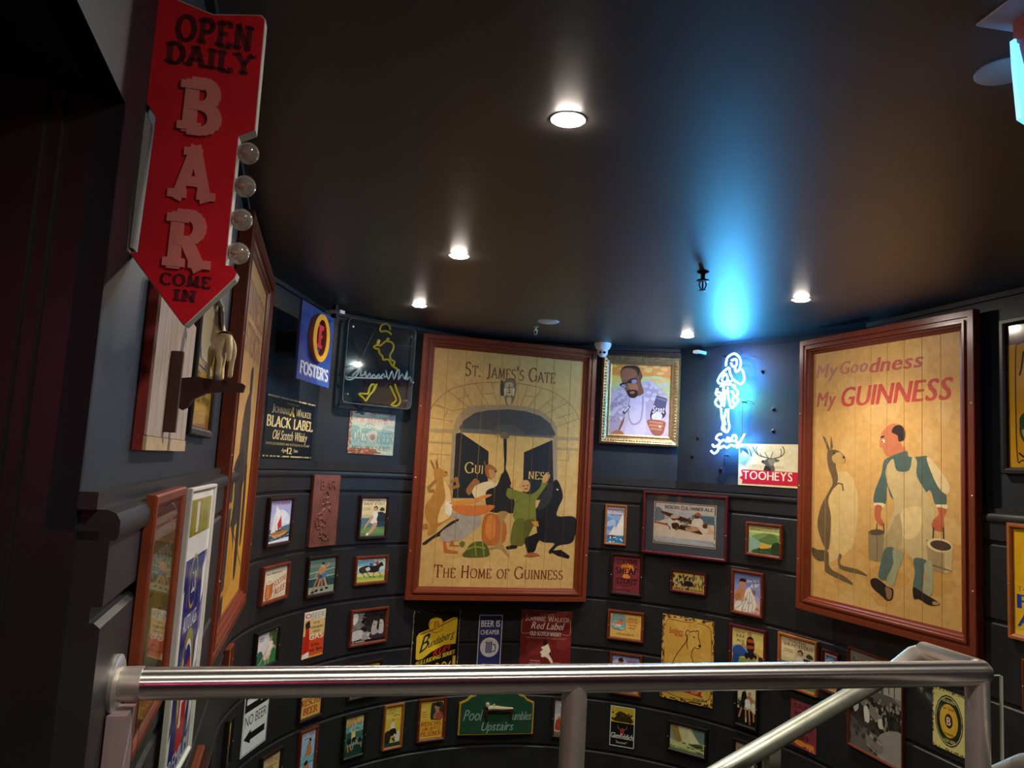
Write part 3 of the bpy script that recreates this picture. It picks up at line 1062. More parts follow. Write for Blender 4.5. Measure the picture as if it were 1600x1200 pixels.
D['black_label'] = '''bg #0e1216
r #cbb684 0 2 100 4.5
r #cbb684 0 95.5 100 97.5
n #0e1216 20 4 0 1 100 5 1 3
n #0e1216 20 7 0 95 100 98 1.4 3
t #cbb684 f 38 9 62 12 ESTABLISHED
t #d8c48e f 10 16 46 28 Johnnie
t #d8c48e f 58 16 92 28 Walker
s #e0b84a 50,14 53,16 52,22 55,30 51,30 50,24 47,30 45,29 48,20
t #dcc68c F 2 34 98 50 BLACK LABEL
t #d8c48e k 14 54 86 70 Old Scotch Whisky
t #bfa978 f 4 75 94 78.5 DISTILLED BLENDED AND BOTTLED IN SCOTLAND
t #d8c48e k 34 83 45 89 Aged
t #dcc68c F 46 81 56 92 IZ
t #d8c48e k 58 83 68 89 Years'''
D['black_label'] = D['black_label'].replace('F 46 81 56 92 IZ', 'b 46 81 56 92 12')
D['boags'] = '''bg #9fb0a8
n #b4c0b0 20 3 0 0 100 100 22 14
n #8aa8a4 16 6 0 30 100 80 18 10
n #a86a4a 30 4 0 86 60 100 7 4
n #8a5238 18 5 0 92 70 100 7 3
n #a8604c 20 8 0 0 4 100 3 5
n #a8604c 16 9 10 0 100 3 6 2.5
n #4a4a50 6 3 10 0 30 5 5 3
t #d08a7a b 14 12 96 24 ESK BREWERY
t #e0d8c8 b 30 28 74 38 TASMANIA.
t #6f9494 F 4 46 40 72 BOAGS
t #6f9494 F 62 46 98 72 BEER
e #b9a89a 52 59 9 11
e #8a7a70 52 59 6 7
t #47524e n 8 80 92 90 ABSOLUTELY THE BEST
e #7a7aa0 92 8 6 5
e #9fb0a8 92 8 4 3'''
D['stag'] = '''H 1150,735 1560,730 1555,1040 1140,1008
bg #dfcfa0
n #d8c692 10 4 1150 740 1540 900 50 30
p #3c4048 1150,760 1195,752 1215,810 1205,770 1180,770 1160,805
s #5a5848 1310,850 1345,828 1385,830 1420,845 1400,855 1375,860 1385,915 1310,915 1325,880 1300,860
s #8a8468 1340,840 1380,835 1390,850 1370,880 1350,870
s #2a2a26 1320,880 1350,890 1360,915 1315,915
s #2a2a26 1296,848 1312,842 1314,858 1300,860
c #45432f 2.4 1345,828 1290,815 1262,795 1245,765 1240,752
c #45432f 2 1275,805 1262,775 1268,750
c #45432f 1.8 1300,818 1285,795 
c #45432f 2.4 1385,830 1430,815 1452,790 1450,765 1440,748
c #45432f 2 1425,817 1432,790 1428,765
c #45432f 1.8 1340,825 1325,800 1322,790
c #45432f 1.8 1360,826 1368,800 1376,785
p #c41f36 1160,912 1175,905 1560,928 1560,1026 1165,1000 1170,975 1150,960 1172,945
H
t #b0a070 n 25 49 39 55 ESTD
t #b0a070 n 62 51 76 57 1869
t #f2e4c8 b 8.5 64 90 85 TOOHEYS'''
D['fosters'] = '''bg #2f4a94
n #38549e 14 3 0 0 100 100 22 14
t #8a94a8 F 8.6 77 95.6 92.6 FOSTERS
t #ccd4e0 F 8 76 95 91 FOSTER'S'''
D['scotch'] = '''bg #d9a818
s #7a5a20 0,0 100,0 100,10 0,12
r #2f6a5a 0 4 30 50
s #e8d8a0 20,10 70,6 80,44 30,48
l #2a1d10 1.4 0,56 100,56
l #2a1d10 1 0,50 100,50
t #2a1d10 F 50 51 88 55 WHISKY
t #2a1d10 b 22 60 78 69 Fine old
t #2a1d10 b 4 72 96 82 Scotch Whisky
s #b8780f 0,92 100,90 100,100 0,100'''
D['mirror_left'] = '''bg #a89a58
r #c8bca8 0 0 100 9
r #8f5a34 0 9 100 10.5
r #d0c8b4 0 10.5 100 16
r #9a8a50 0 16 100 100
t #cfc6a8 F 10 22 90 33 TOOHEYS
s #b8a860 10,38 90,36 90,60 10,64
l #7a6a38 1 0,40 100,44
l #cabb74 .8 0,55 100,58
l #cabb74 .8 0,50 100,46
s #d9b24a 34,42 60,40 70,56 40,58
s #5a4a30 56,56 68,54 64,80 56,82
p #d8cba0 30,58 84,56 78,84 24,88
q #7a6a4a 36 60 72 63
q #7a6a4a 34 66 74 69
t #b8aa88 b 34 75 76 81 GAS
p #c88a5a 24,86 78,82 74,98 20,100
s #4a5a34 0,84 24,78 22,100 0,100'''
D['lager_panel'] = '''bg #eceae8
r #8f8428 6 3 94 16
l #b8aa48 1.2 30,3 24,16
l #b8aa48 1 60,3 54,16
r #d8d4d0 34 4 44 15
r #2b2c78 3 24 97 100
e #b0a040 47 33 15 10
e #2b2c78 47 33 13 8.6
t #f0eef0 b 38 29 56 37 GB
t #efeef2 b 24 44 78 50 AUTO LAGER
e #8f8a30 52 69 26 19
e #eceae8 52 71 20 17
e #2b2c78 52 71 17.5 15
p #c8242c 36,66 66,61 66,92 36,94
t #f2f0ee F 42 68 60 84 F
p #eceae8 4,38 14,34 16,60 4,64
p #eceae8 4,66 12,64 12,78 4,84
p #eceae8 82,30 94,26 94,40 84,44
p #5a4a8a 84,46 95,42 95,56 84,60
p #eceae8 82,58 94,54 94,66 80,72
p #eceae8 80,76 93,70 92,84 80,92
p #eceae8 6,86 16,82 14,98 6,100
n #4a4a90 12 4 6 26 90 60 5 5
t #d8d6e0 b 10 92 88 98 PREMIUM'''
D['ornate'] = '''bg #c89414
r #8a6a20 0 0 100 12
s #6a4a1c 0,0 100,0 100,8 0,14
c #1f1a14 1.2 22,12 12,14 8,22 8,90 14,95 30,96
c #1f1a14 1 92,12 92,90
c #1f1a14 2 20,18 36,22 30,28 18,30 24,34
c #1f1a14 2 16,20 14,30 12,36
c #2f4a2c 2.4 14,64 12,76 20,84 40,82 48,88 36,92 22,90
c #1f1a14 1.6 10,90 18,94 26,93
s #2f4a2c 11,66 18,62 22,68 13,74
l #1f1a14 .8 50,26 50,50 
s #b8782a 52,26 74,22 96,26 96,52 52,50
s #2f6a4a 50,46 96,48 96,54 50,54'''
D['portrait'] = '''H 258,180 668,180 643,662 243,660
bg #e09a4c
p #dc8a3a 258,180 668,180 664,260 258,250
p #d8c06a 255,260 664,270 655,380 250,350
s #b9c48e 255,330 330,300 560,250 660,300 650,420 252,400
n #e8b060 14 3 258 185 660 290 40 16
s #b6a6b8 243,660 243,430 262,380 330,335 420,350 470,300 520,285 560,300 600,360 640,390 645,662
s #a293a8 250,470 300,400 350,370 372,460 330,560 300,660 243,660
s #a595b0 480,330 540,300 590,370 600,470 560,560 500,580 480,420
n #c4b6c6 26 5 250 360 360 560 22 18
n #c4b6c6 22 6 480 300 620 420 22 18
n #8f7ea6 16 7 250 420 360 640 12 10
s #bfb2c8 372,400 480,380 490,500 480,660 350,660 370,560
c #9c8eae 2 380,400 372,520 390,580 420,590 460,560 474,470 476,390
c #8a8494 1.4 380,410 374,520 392,576 420,584 454,556 468,470 470,394
s #7a4c38 315,250 325,205 370,185 440,190 462,240 460,300 478,370 440,395 385,400 352,360 330,310
s #2a1d18 318,240 340,195 390,183 440,190 458,232 462,250 440,250 425,215 385,200 350,205
s #8d5a42 330,215 380,205 420,230 415,270 350,290 325,280
s #a06a4c 380,300 430,310 440,350 400,360 370,335
s #6a4230 448,230 464,228 470,262 452,286
s #1c1820 368,295 395,275 425,272 432,285 410,300 378,310
s #1c1820 312,318 340,305 352,318 332,336 318,334
l #1c1820 2 350,312 372,300
s #8f86b0 395,288 424,280 430,298 404,308
s #8f86b0 322,326 346,318 354,336 334,344
s #2a1c18 362,362 400,352 430,358 438,380 420,408 385,408 366,388
s #a8644c 384,368 412,364 414,378 388,382
s #4a4a66 566,392 580,388 638,405 636,430 610,525 540,560 522,545 540,470
s #6a6a88 572,398 634,412 630,424 568,408
s #2c2c40 524,540 545,470 628,490 606,540
t #cfc8d2 i 72 56 92 67 Stapt
s #c0bcca 535,520 575,498 605,520 590,550 540,552
s #8a5440 500,560 540,550 620,560 622,600 600,650 545,655 515,610
l #b0745a 3 520,566 606,572
l #b0745a 3 518,588 606,592
l #b0745a 3 526,612 600,616
e #d8c890 588 596 8 8
p #3a2c34 330,510 375,460 388,470 348,525
p #c8c0cc 340,500 372,466 380,474 350,510
p #7a4432 350,530 338,585 312,640 300,640 332,560
s #9a6248 262,648 300,630 335,645 335,660 262,660'''
D['gate'] = '''H 300,165 1420,262 1329.6,1958 172.8,1944
bg #cba25e
n #d0a866 16 4 250 200 1380 1900 90 90
c #94733f .5 262,640 300,580 400,490 500,452 620,430 730,424 860,424 1000,440 1110,465 1220,510 1330,600 1385,700
l #94733f .4 300,590 432,640 560,612
l #94733f .4 400,490 565,625
l #94733f .4 500,452 600,630
l #94733f .4 600,430 705,600
l #94733f .4 725,426 770,600
l #94733f .4 1000,442 940,600
l #94733f .4 1100,470 1000,610
l #94733f .4 1220,510 1060,640
l #94733f .4 1300,570 1130,655
l #94733f .4 1375,690 1215,750
l #94733f .4 470,555 560,520
l #94733f .4 660,512 735,505
l #94733f .4 970,520 1050,530
l #94733f .4 1130,570 1200,612
l #94733f .4 290,600 380,620
l #94733f .4 370,690 395,635
l #94733f .4 270,690 440,720
l #94733f .4 1210,690 1330,650
l #94733f .4 1260,670 1300,740
p #a88a62 440,775 450,712 492,652 562,606 642,592 850,590 1000,604 1102,638 1182,698 1218,760 1216,832 1192,835 1188,790 1160,725 1092,672 985,638 850,624 702,632 602,652 522,706 482,765 478,800
p #4c4a44 480,768 520,706 600,652 700,632 850,624 985,638 1092,672 1162,727 1200,800 1196,836 490,797
p #67645a 480,770 720,778 960,812 1196,818 1196,838 490,800
s #5c584c 715,790 760,748 845,735 905,747 960,790 958,808 800,800
c #4c4a44 .5 715,790 760,748 845,735 905,747 960,790
p #d8ae62 495,802 1180,850 965,945 962,1290 700,1280 700,940
p #262829 457,800 495,802 700,940 690,1290 428,1290
p #262829 965,945 1180,850 1186,1200 1180,1300 952,1300
p #9b8468 430,800 456,800 428,1230 404,1230
p #a08868 1184,838 1214,832 1214,1150 1188,1160
p #a88a5c 264,770 440,778 478,790 480,804 450,810 262,800
p #a88a5c 256,866 455,878 452,890 254,882
p #a88a5c 1180,822 1378,830 1376,856 1198,850
p #a88a5c 1194,904 1372,914 1370,932 1194,924
l #94733f .4 262,960 420,970
l #94733f .4 320,970 318,1010
l #94733f .4 1220,1000 1300,1006
l #94733f .4 1300,930 1300,1006
s #7a6648 812,440 828,404 856,394 896,398 912,440 906,500 890,560 862,596 836,592 818,520
s #4a4034 790,430 812,410 816,520 790,510
s #c4a470 830,430 880,425 886,480 872,520 842,520 828,480
l #4a3a28 .5 838,462 856,462
l #4a3a28 .5 864,460 880,458
l #4a3a28 .6 846,500 868,498
c #4a3a28 .5 858,440 856,480 862,486
l #d8c090 1 822,470 826,520
l #d8c090 1 892,470 886,520
s #c4a470 838,540 872,538 866,590 846,590
H
t #64402a f 20.5 5 80.5 11 St. James's Gate
t #e0b860 f 24.5 48 36 52.5 Gui
t #e0b860 f 66 49.5 80 53.6 ness
t #742a1c f 9 91.3 92.5 96.3 The Home of Guinness
H 312,-880 1479,-777 1385,990 180,975
s #b27a34 304,80 322,62 352,64 396,88 412,108 392,128 372,132 378,160 412,190 440,250 438,430 380,480 332,520 296,575 252,575 268,500 232,432 238,350 286,280 318,212 308,150
s #dfb878 376,162 408,192 432,260 436,420 380,470 330,480 352,380 392,290
s #8a5a28 272,0 286,6 310,58 300,66
s #8a5a28 318,0 330,4 338,60 322,62
e #1c1714 400 92 6 6
l #9a6a30 2 318,160 262,212 268,240 300,236
l #9a6a30 2 440,170 478,140 492,200 450,212
p #a87030 214,500 250,490 262,530 216,540
s #9c6432 700,50 716,32 752,34 792,70 790,90 772,130 740,146 706,110
s #7a4c26 690,20 702,0 708,44
s #c88a52 730,70 786,84 772,126 742,138
e #1c1714 782 86 10 7
s #e2c792 596,240 626,196 700,166 764,166 796,196 740,260 700,300 640,310
s #9c6432 552,230 600,160 626,140 660,170 620,200 580,270
s #28231f 846,-180 870,-180 868,0 862,60 884,110 900,160 924,240 926,396 860,404 744,398 706,330 712,236 790,196 826,110 850,60
s #7a6850 810,-205 850,-225 888,-210 890,-180 862,-168 830,-176
p #c89a4a 758,-200 812,-206 826,-184 790,-180
s #b46428 700,420 790,420 850,470 868,540 840,640 700,652 672,560
s #d27a34 720,440 770,436 780,560 740,620 700,560
s #a88048 800,404 876,402 838,490 832,640 890,735 880,748 812,684 740,692 730,680 800,640 820,500
s #2a2724 500,452 512,470 490,520 400,572 310,600 236,655 216,640 330,560 430,480
s #a49682 410,400 560,428 656,430 668,470 640,520 540,600 450,632 370,622 356,560 440,500 500,460 440,440
s #e8d8b8 392,330 420,318 450,330 440,400 430,430 400,420 388,380
s #cc7030 440,352 600,350 772,348 730,396 620,428 500,412
s #d98a3a 420,330 470,318 600,300 700,266 752,270 600,332 470,350
p #b8602c 372,630 396,630 404,690 490,706 484,724 380,716
p #b8602c 436,620 450,618 456,656 496,658 494,668 420,664
s #55561f 548,700 584,650 640,628 700,642 732,706 716,744 560,752 522,734
c #8a8a34 1 560,690 620,670 700,680
l #8a8a34 .8 620,640 630,740
l #8a8a34 .8 680,640 690,740
s #6a6a2a 500,640 524,624 544,640 530,670 508,668
s #77772c 880,214 930,226 992,244 1060,260 1124,214 1150,150 1186,176 1116,280 1092,330 1096,462 928,460 934,320 950,296 900,300 866,268
s #66621f 936,460 1012,466 1000,640 962,662 902,652 902,560
s #5a561c 1010,466 1090,462 1050,560 1004,650 1000,560
s #cf9858 976,180 1000,152 1036,154 1052,190 1040,236 1004,240 980,216
l #3a2c1c .6 996,196 1008,196
l #3a2c1c .6 1026,192 1038,192
l #8a3a28 .8 1008,220 1030,218
s #cf9858 896,200 920,150 944,148 940,190 924,214
s #cf9858 1146,160 1160,110 1206,104 1200,140 1170,170
p #201b18 858,670 900,656 950,658 946,680 870,690
s #1f1c1b 1224,190 1244,150 1270,156 1300,226 1306,290 1270,370 1266,430 1404,440 1398,590 1362,640 1266,660 1212,720 1196,700 1240,640 1150,630 1110,580 1096,400 1108,358 1180,300
s #33302d 1110,360 1160,250 1220,170 1232,220 1200,330 1130,380
l #d8d0c0 .8 1260,220 1270,226
s #171514 1010,610 1060,580 1120,548 1150,480 1172,490 1166,560 1110,636 1086,700 1034,720
s #171514 1108,470 1140,448 1170,470 1166,510 1124,520
p #c8862c 1060,470 1112,470 1118,512 1076,500
p #a85a2c 1000,740 1050,712 1100,716 1130,736 1060,750
p #171514 1200,700 1290,690 1360,740 1350,760 1260,735'''
D['worker'] = '''H 155,270 1060,110 1080,2100 124,1835
bg #cc9f5a
n #d0a766 18 4 160 300 1060 2000 90 110
n #c4944c 14 9 130 1500 1060 2050 110 90
H
t #b07466 i 2.5 4.6 19 10.5 My
t #b27060 i 21 4.6 42 10 Goo
t #b0544a i 43 4.8 78 10.8 dness
t #b05c4e i 3.2 16.2 18 22.6 My
t #b8463a i 22 15 94.5 23.2 GUINNESS
H 155,270 1060,110 1080,2100 124,1835
s #d6b676 296,1034 360,1034 408,1120 424,1260 408,1400 384,1520 280,1604 240,1600 256,1440 244,1200 262,1110
s #6b573a 234,900 262,884 304,892 344,934 338,972 286,976 300,1080 262,1150 236,1220 254,1320 244,1500 226,1540 196,1480 170,1370 194,1250 244,1150 266,1090 238,990
s #bd9a5e 262,930 304,900 340,940 334,970 280,972
p #6b573a 204,790 226,812 256,896 236,888
p #6b573a 256,790 270,862 262,884 252,880
e #2a1f14 334 934 7 7
e #2a1f14 276 908 6 6
l #6b573a 1 250,1150 300,1102 326,1110 330,1150
s #5e4c32 136,1522 170,1536 214,1546 216,1606 170,1608 138,1570
s #6b573a 208,1540 238,1560 246,1656 330,1710 382,1754 384,1772 340,1752 226,1690 212,1640
s #6b573a 300,1570 320,1576 314,1636 420,1670 480,1714 430,1702 306,1662
s #c1724a 556,860 574,770 620,722 660,716 712,740 714,800 690,830 700,880 660,930 612,930 586,906 578,876
s #33271f 632,770 650,732 690,726 716,770 710,820 676,830 668,792
l #33271f 1 566,804 584,798
e #f0e4d0 580 828 9 10
e #2a1f14 576 830 4 6
p #c1724a 640,880 716,860 718,910 660,950
s #4f6258 604,940 720,892 740,930 800,930 860,930 884,1010 950,1100 976,1236 908,1250 870,1150 800,1210 640,1210 606,1120 592,1240 522,1232 528,1150 566,1050 580,970
s #c6ad76 596,1010 640,944 664,1020 740,1020 762,930 790,960 790,1060 862,1190 902,1300 872,1642 760,1602 690,1532 556,1530 604,1400 650,1250 604,1100
s #ddbf84 700,1280 820,1270 806,1420 740,1476 684,1420
s #b09a68 560,1530 620,1400 680,1300 690,1520
s #d9c08a 850,940 890,960 990,1110 980,1180 930,1140 890,1060
s #e0cc98 524,1232 582,1236 580,1262 526,1250
s #e0cc98 914,1246 980,1250 976,1278 916,1262
s #b8623c 530,1252 570,1256 562,1320 584,1372 560,1382 526,1330
s #b8623c 918,1264 976,1280 958,1330 960,1410 930,1424 884,1400 892,1348 928,1310
l #4a3a28 .7 540,1370 534,1440
l #4a3a28 .7 580,1370 584,1430
p #8f7b56 484,1424 586,1420 572,1622 530,1620 488,1600
e #5a4a34 536 1426 50 20
l #6b5a3e .6 540,1440 540,1616
l #4a3a28 .8 894,1400 890,1494
l #4a3a28 .8 956,1400 958,1490
p #a08a5c 848,1474 1016,1520 1010,1696 950,1704 862,1668
p #c8ae74 960,1500 1016,1520 1010,1696 964,1704
e #d8c08a 934 1516 84 46 14
e #4a3a2a 940 1518 68 32 14
l #6b5a3e .6 866,1640 1008,1690
s #55685c 590,1534 650,1540 634,1660 600,1740 548,1724 560,1640
s #9a9a74 640,1540 706,1566 672,1680 640,1780 598,1740 640,1640
s #55685c 772,1600 860,1624 830,1700 824,1820 766,1800 776,1700
s #a3a078 836,1640 884,1630 886,1840 826,1820 840,1720
s #2b2019 498,1742 530,1728 566,1750 604,1784 640,1806 634,1868 600,1880 570,1850 510,1792
s #8a6a48 590,1790 630,1810 628,1860 606,1870
s #2b2019 764,1794 800,1810 846,1842 926,1896 926,1916 866,1914 800,1872 770,1870
s #a88a5c 890,1890 926,1898 924,1914 892,1912'''
D['strength'] = '''bg #c99a58
n #d0a260 14 4 0 0 100 100 12 9
r #c8913c 0 62 100 100
s #cf9638 0,70 50,64 100,60 100,100 0,100
t #8a5440 F 4 5.5 96 15 GUINNESS
t #8a5440 F 4 17.5 92 25.5 FOR STRENGTH
s #3a2e24 62,30 72,28 74,36 66,38
s #4a3c2c 50,42 70,36 80,48 78,62 60,66 46,56
s #38302a 30,60 60,54 72,64 60,76 34,74
s #2e2620 40,72 50,70 56,88 46,90
s #2e2620 60,66 70,64 76,90 66,92
l #2e2620 2 70,46 84,60 86,84
l #2e2620 2 52,52 40,66 36,88
s #a8842c 20,66 34,60 42,70 30,78
c #4a3a24 1 4,92 20,80 40,76 70,84 96,92
s #c0872e 10,82 40,76 60,92 20,96
s #2e2620 76,62 84,60 90,80 82,84'''
# ------------------------------------------------------------------ gather the letters that are needed
need = set()
for s_ in D.values():
    for ln in s_.split('\n'):
        t = ln.split()
        if t and t[0] == 't' and t[2] not in STY:
            for ch in ' '.join(t[7:]): need.add((ch, BOLD[t[2]]))
        if t and t[0] == 'T':
            for ch in ' '.join(t[6:]): need.add((ch, 0.0))
make_glyphs(sorted(need))

# ------------------------------------------------------------------ materials
WALL = mat('black_wall_paint', (.017, .017, .0185), .42, spec=.45, noise=.25, nscale=6, bump=.08, bscale=40)
WALL_UP = mat('blue_black_wall_paint', (.0145, .0195, .0265), .5, spec=.4, noise=.2, nscale=5, bump=.06, bscale=50)
CEILM = mat('dark_ceiling_paint', (.034, .0305, .0305), .44, spec=1.0, noise=.2, nscale=3, bump=.05, bscale=25)
BLACKT = mat('black_trim_paint', (.012, .011, .011), .35, spec=.5, noise=.2, nscale=8)
FLOORM = mat('dark_floor', (.03, .025, .022), .5, noise=.3, nscale=9)
MAHOG = mat('mahogany', '#74331e', .29, spec=.5, noise=.3, nscale=9, stretch=(40, 40, 2.2))
REDWOOD = mat('red_brown_wood', '#6e3019', .4, spec=.4, noise=.3, nscale=14)
DARKWOOD = mat('dark_brown_wood', '#2c1712', .42, spec=.4, noise=.3, nscale=14)
OAK = mat('orange_oak', '#a5602c', .42, spec=.4, noise=.25, nscale=14)
MAROON = mat('maroon_wood', '#5a1c24', .36, spec=.45, noise=.25, nscale=12)
BLACKW = mat('black_wood', '#1a1412', .4, noise=.2)
STEEL = mat('brushed_stainless', (.86, .83, .79), .36, metal=1.0, noise=.12, nscale=30, stretch=(1, 1, 40))
STEEL2 = mat('dull_stainless', (.56, .53, .48), .4, metal=.82, noise=.15, nscale=25)
WHITEP = mat('white_plastic', '#d8d6d2', .4, noise=.05)
GREYP = mat('grey_plastic', '#8a8580', .45, noise=.05)
BLACKM = mat('black_metal', (.01, .01, .01), .4, metal=.3, noise=.1)
TIN = mat('tin_edge', '#8d8a84', .4, metal=.6, noise=.1)
GOLD = mat('antique_gold', '#b39b74', .36, metal=.8, noise=.35, nscale=60, bump=.5, bscale=160)
GOLDP = mat('yellow_gold_paint', '#c79a32', .4, noise=.12)
TANB = mat('tan_boards', '#cfa566', .5, spec=.3, noise=.12, nscale=10, stretch=(6, 6, .6))
GREENB = mat('dark_green_edge', '#22342c', .5, noise=.1)

# ------------------------------------------------------------------ the setting
ceil_ = MB(); ceil_.box(-3.2, 3.6, -2.2, 6.2, CEIL, CEIL + .12)
tag(ceil_.build('ceiling', CEILM), kind='structure')
flo = MB(); flo.prism([(-.2, 0), (2.3, 0), (2.3, .12), (-.2, .12)], 0, 1)
flo = MB()
fl_pts = [(-1.6, -2.1), (2.6, -2.1), (2.35, .9)]
hd = dirv(76.4)
fl = [Vector((-.62, .965, 0)), Vector((1.02, 1.36, 0)), Vector((2.55, 1.1, 0)), Vector((3.0, -2.1, 0)), Vector((-1.9, -2.1, 0)), Vector((-1.6, .72, 0))]
flo.mesh([(p.x, p.y, .22) for p in fl] + [(p.x, p.y, .04) for p in fl], [(0, 1, 2, 3, 4, 5), (11, 10, 9, 8, 7, 6)] + [(i, i + 6, (i + 1) % 6 + 6, (i + 1) % 6) for i in range(6)])
tag(flo.build('floor', FLOORM), kind='structure')
low = MB(); low.box(-2.2, 3.2, .9, 5.9, -1.62, -1.5)
tag(low.build('floor_lower', FLOORM), kind='structure')

def path_left(): return [PL + dirv(A_AZ) * s for s in (-2.375, -1.6, -.8, 0)]
def path_arc(n=72): return [CTR + RAD * dirv(A_TH + (B_TH - A_TH) * i / n) for i in range(n + 1)]
def path_right(): return [PR + dirv(B_AZ) * s for s in (0, .5, 1.0, 1.9)]
def normals(path, kind):
    if kind == 'arc': return [(CTR - p).normalized() for p in path]
    return [inward(A_AZ if kind == 'left' else B_AZ)] * len(path)
def sweep(name, path, nrm, prof, m, parent, smooth=False):
    """prof = (offset into the room, height); swept along the wall, ends capped"""
    mb = MB(); n = len(prof)
    v = [(p + q * o).to_tuple()[:2] + (z,) for p, q in zip(path, nrm) for o, z in prof]
    f = [(i * n + j, i * n + (j + 1) % n, (i + 1) * n + (j + 1) % n, (i + 1) * n + j) for i in range(len(path) - 1) for j in range(n)]
    f += [tuple(range(n)), tuple((len(path) - 1) * n + j for j in range(n - 1, -1, -1))]
    mb.mesh(v, f); return mb.build(name, m, parent, smooth)
LIPS = [1.298, .985, .674, .361, .044, -.27, -.585, -.90, -1.215]
BASE = -1.5
walls = {}
for nm, kind, path in (('wall_left', 'left', path_left()), ('wall_back', 'arc', path_arc()), ('wall_right', 'right', path_right())):
    w = empty(nm, kind='structure'); walls[kind] = w
    nr = normals(path, kind)
    # a plain core behind the boards
    sweep('core', path, nr, [(-.012, BASE), (-.012, 1.40), (-.05, 1.40), (-.05, BASE)], WALL, w)
    sweep('board', path, nr, [(0, 1.316), (0, 1.39), (-.012, 1.39), (-.012, 1.316)], WALL, w)
    sm = kind == 'arc'
    # rounded nosing and shelf over the boards
    sweep('nosing', path, nr, [(-.035, 1.39), (.006, 1.39), (.009, 1.397), (.009, 1.412), (.004, 1.421), (-.006, 1.425), (-.035, 1.425)], WALL, w, True)
    for zt, zb in zip(LIPS, LIPS[1:] + [BASE]):
        sweep('board', path, nr, [(0, zb + (.018 if zb > BASE else 0)), (0, zt - .006), (-.007, zt), (-.012, zt), (-.012, zb + (.018 if zb > BASE else 0))], WALL, w)
# shelf behind the nosing at the octagon corners
sh = MB(); arc = path_arc()
outer = [CTR + 1.75 * dirv(A_TH + (B_TH - A_TH) * i / 72) for i in range(73)]
inner = [CTR + 1.49 * dirv(A_TH + (B_TH - A_TH) * i / 72) for i in range(73)]
for i in range(72):
    a, b, c, d = inner[i], inner[i + 1], outer[i + 1], outer[i]
    sh.face([(a.x, a.y, 1.4245), (b.x, b.y, 1.4245), (c.x, c.y, 1.4245), (d.x, d.y, 1.4245)])
sh.build('shelf', WALL, walls['arc'])
def flat_panel(P, Q, z0, z1, th, m, name, parent, off=0.0):
    d = (Q - P).normalized(); n = Vector((d.y, -d.x, 0)); mb = MB()
    a, b = P + n * off, Q + n * off; a2, b2 = P + n * (off - th), Q + n * (off - th)
    mb.mesh([(a.x, a.y, z0), (b.x, b.y, z0), (b.x, b.y, z1), (a.x, a.y, z1), (a2.x, a2.y, z0), (b2.x, b2.y, z0), (b2.x, b2.y, z1), (a2.x, a2.y, z1)],
            [(0, 1, 2, 3), (5, 4, 7, 6), (0, 4, 5, 1), (3, 2, 6, 7), (0, 3, 7, 4), (1, 5, 6, 2)])
    return mb.build(name, m, parent)
cn = [CORN[k] for k in ('CB', 'CD', 'DF', 'FG', 'GI')]
UP_OFF = -.035
AU0 = PL + dirv(A_AZ) * -2.385 + inward(A_AZ) * UP_OFF; AU1 = PL + dirv(A_AZ) * .06 + inward(A_AZ) * UP_OFF
BU0 = PR + dirv(B_AZ) * .10 + inward(B_AZ) * UP_OFF; BU1 = PR + dirv(B_AZ) * 1.9 + inward(B_AZ) * UP_OFF
ups = [(cn[0], cn[1], 'arc'), (cn[1], cn[2], 'arc'), (cn[2], cn[3], 'arc'), (cn[3], cn[4], 'arc'), (AU0, AU1, 'left'), (BU0, BU1, 'right')]
for P, Q, k in ups:
    flat_panel(P, Q, 1.40, CEIL, .03, WALL_UP, 'panel', walls[k])
    o = .03 if k == 'arc' else .02
    flat_panel(P, Q, 1.425, 1.472 if k == 'arc' else 1.445, o, WALL, 'skirting', walls[k], o)
    flat_panel(P, Q, CEIL - .022, CEIL, .018, WALL_UP, 'cornice', walls[k], .018)
# doorway on the left: black jambs, rebates, head and the wall above it
dr = empty('door_1', kind='structure')
dA, nA = dirv(A_AZ), inward(A_AZ)
E0 = PL + dA * -2.385 + nA * UP_OFF                     # far jamb edge
HEADZ = 1.905
mb = MB()
def slab(mb, s0, s1, o0, o1, z0, z1):
    q = [PL + dA * s + nA * (UP_OFF + o) for s, o in ((s0, o0), (s1, o0), (s1, o1), (s0, o1))]
    mb.mesh([(p.x, p.y, z) for z in (z0, z1) for p in q], [(0, 1, 2, 3), (7, 6, 5, 4), (0, 4, 5, 1), (1, 5, 6, 2), (2, 6, 7, 3), (3, 7, 4, 0)])
slab(mb, -2.385, -2.36, -.5, 0, .22, HEADZ + .02); mb.build('jamb', BLACKT, dr)
for o0, o1, t in ((-.075, -.06, .012), (-.16, -.075, .022), (-.215, -.205, .034), (-.5, -.26, .03)):
    mb = MB(); slab(mb, -2.385 - t, -2.385, o0, o1, .22, HEADZ); mb.build('stop', BLACKT, dr)
mb = MB(); slab(mb, -3.6, -2.36, -.5, -.001, HEADZ, HEADZ + .05); mb.build('head', BLACKT, dr)
mb = MB(); slab(mb, -4.2, -2.385, -.03, 0, HEADZ, CEIL); mb.build('panel', WALL_UP, walls['left'])
mb = MB(); slab(mb, -3.9, -2.36, -.56, -.5, .22, HEADZ); mb.build('door_leaf', BLACKT, dr)
# unseen rest of the room, so that light and reflections come from somewhere
wf = MB(); wf.box(-2.6, 3.2, -2.2, -2.1, .22, CEIL); tag(wf.build('wall_front', WALL_UP), kind='structure')
ws = MB(); ws.box(2.5, 2.6, -2.1, 2.2, -1.5, CEIL); tag(ws.build('wall_side', WALL_UP), kind='structure')

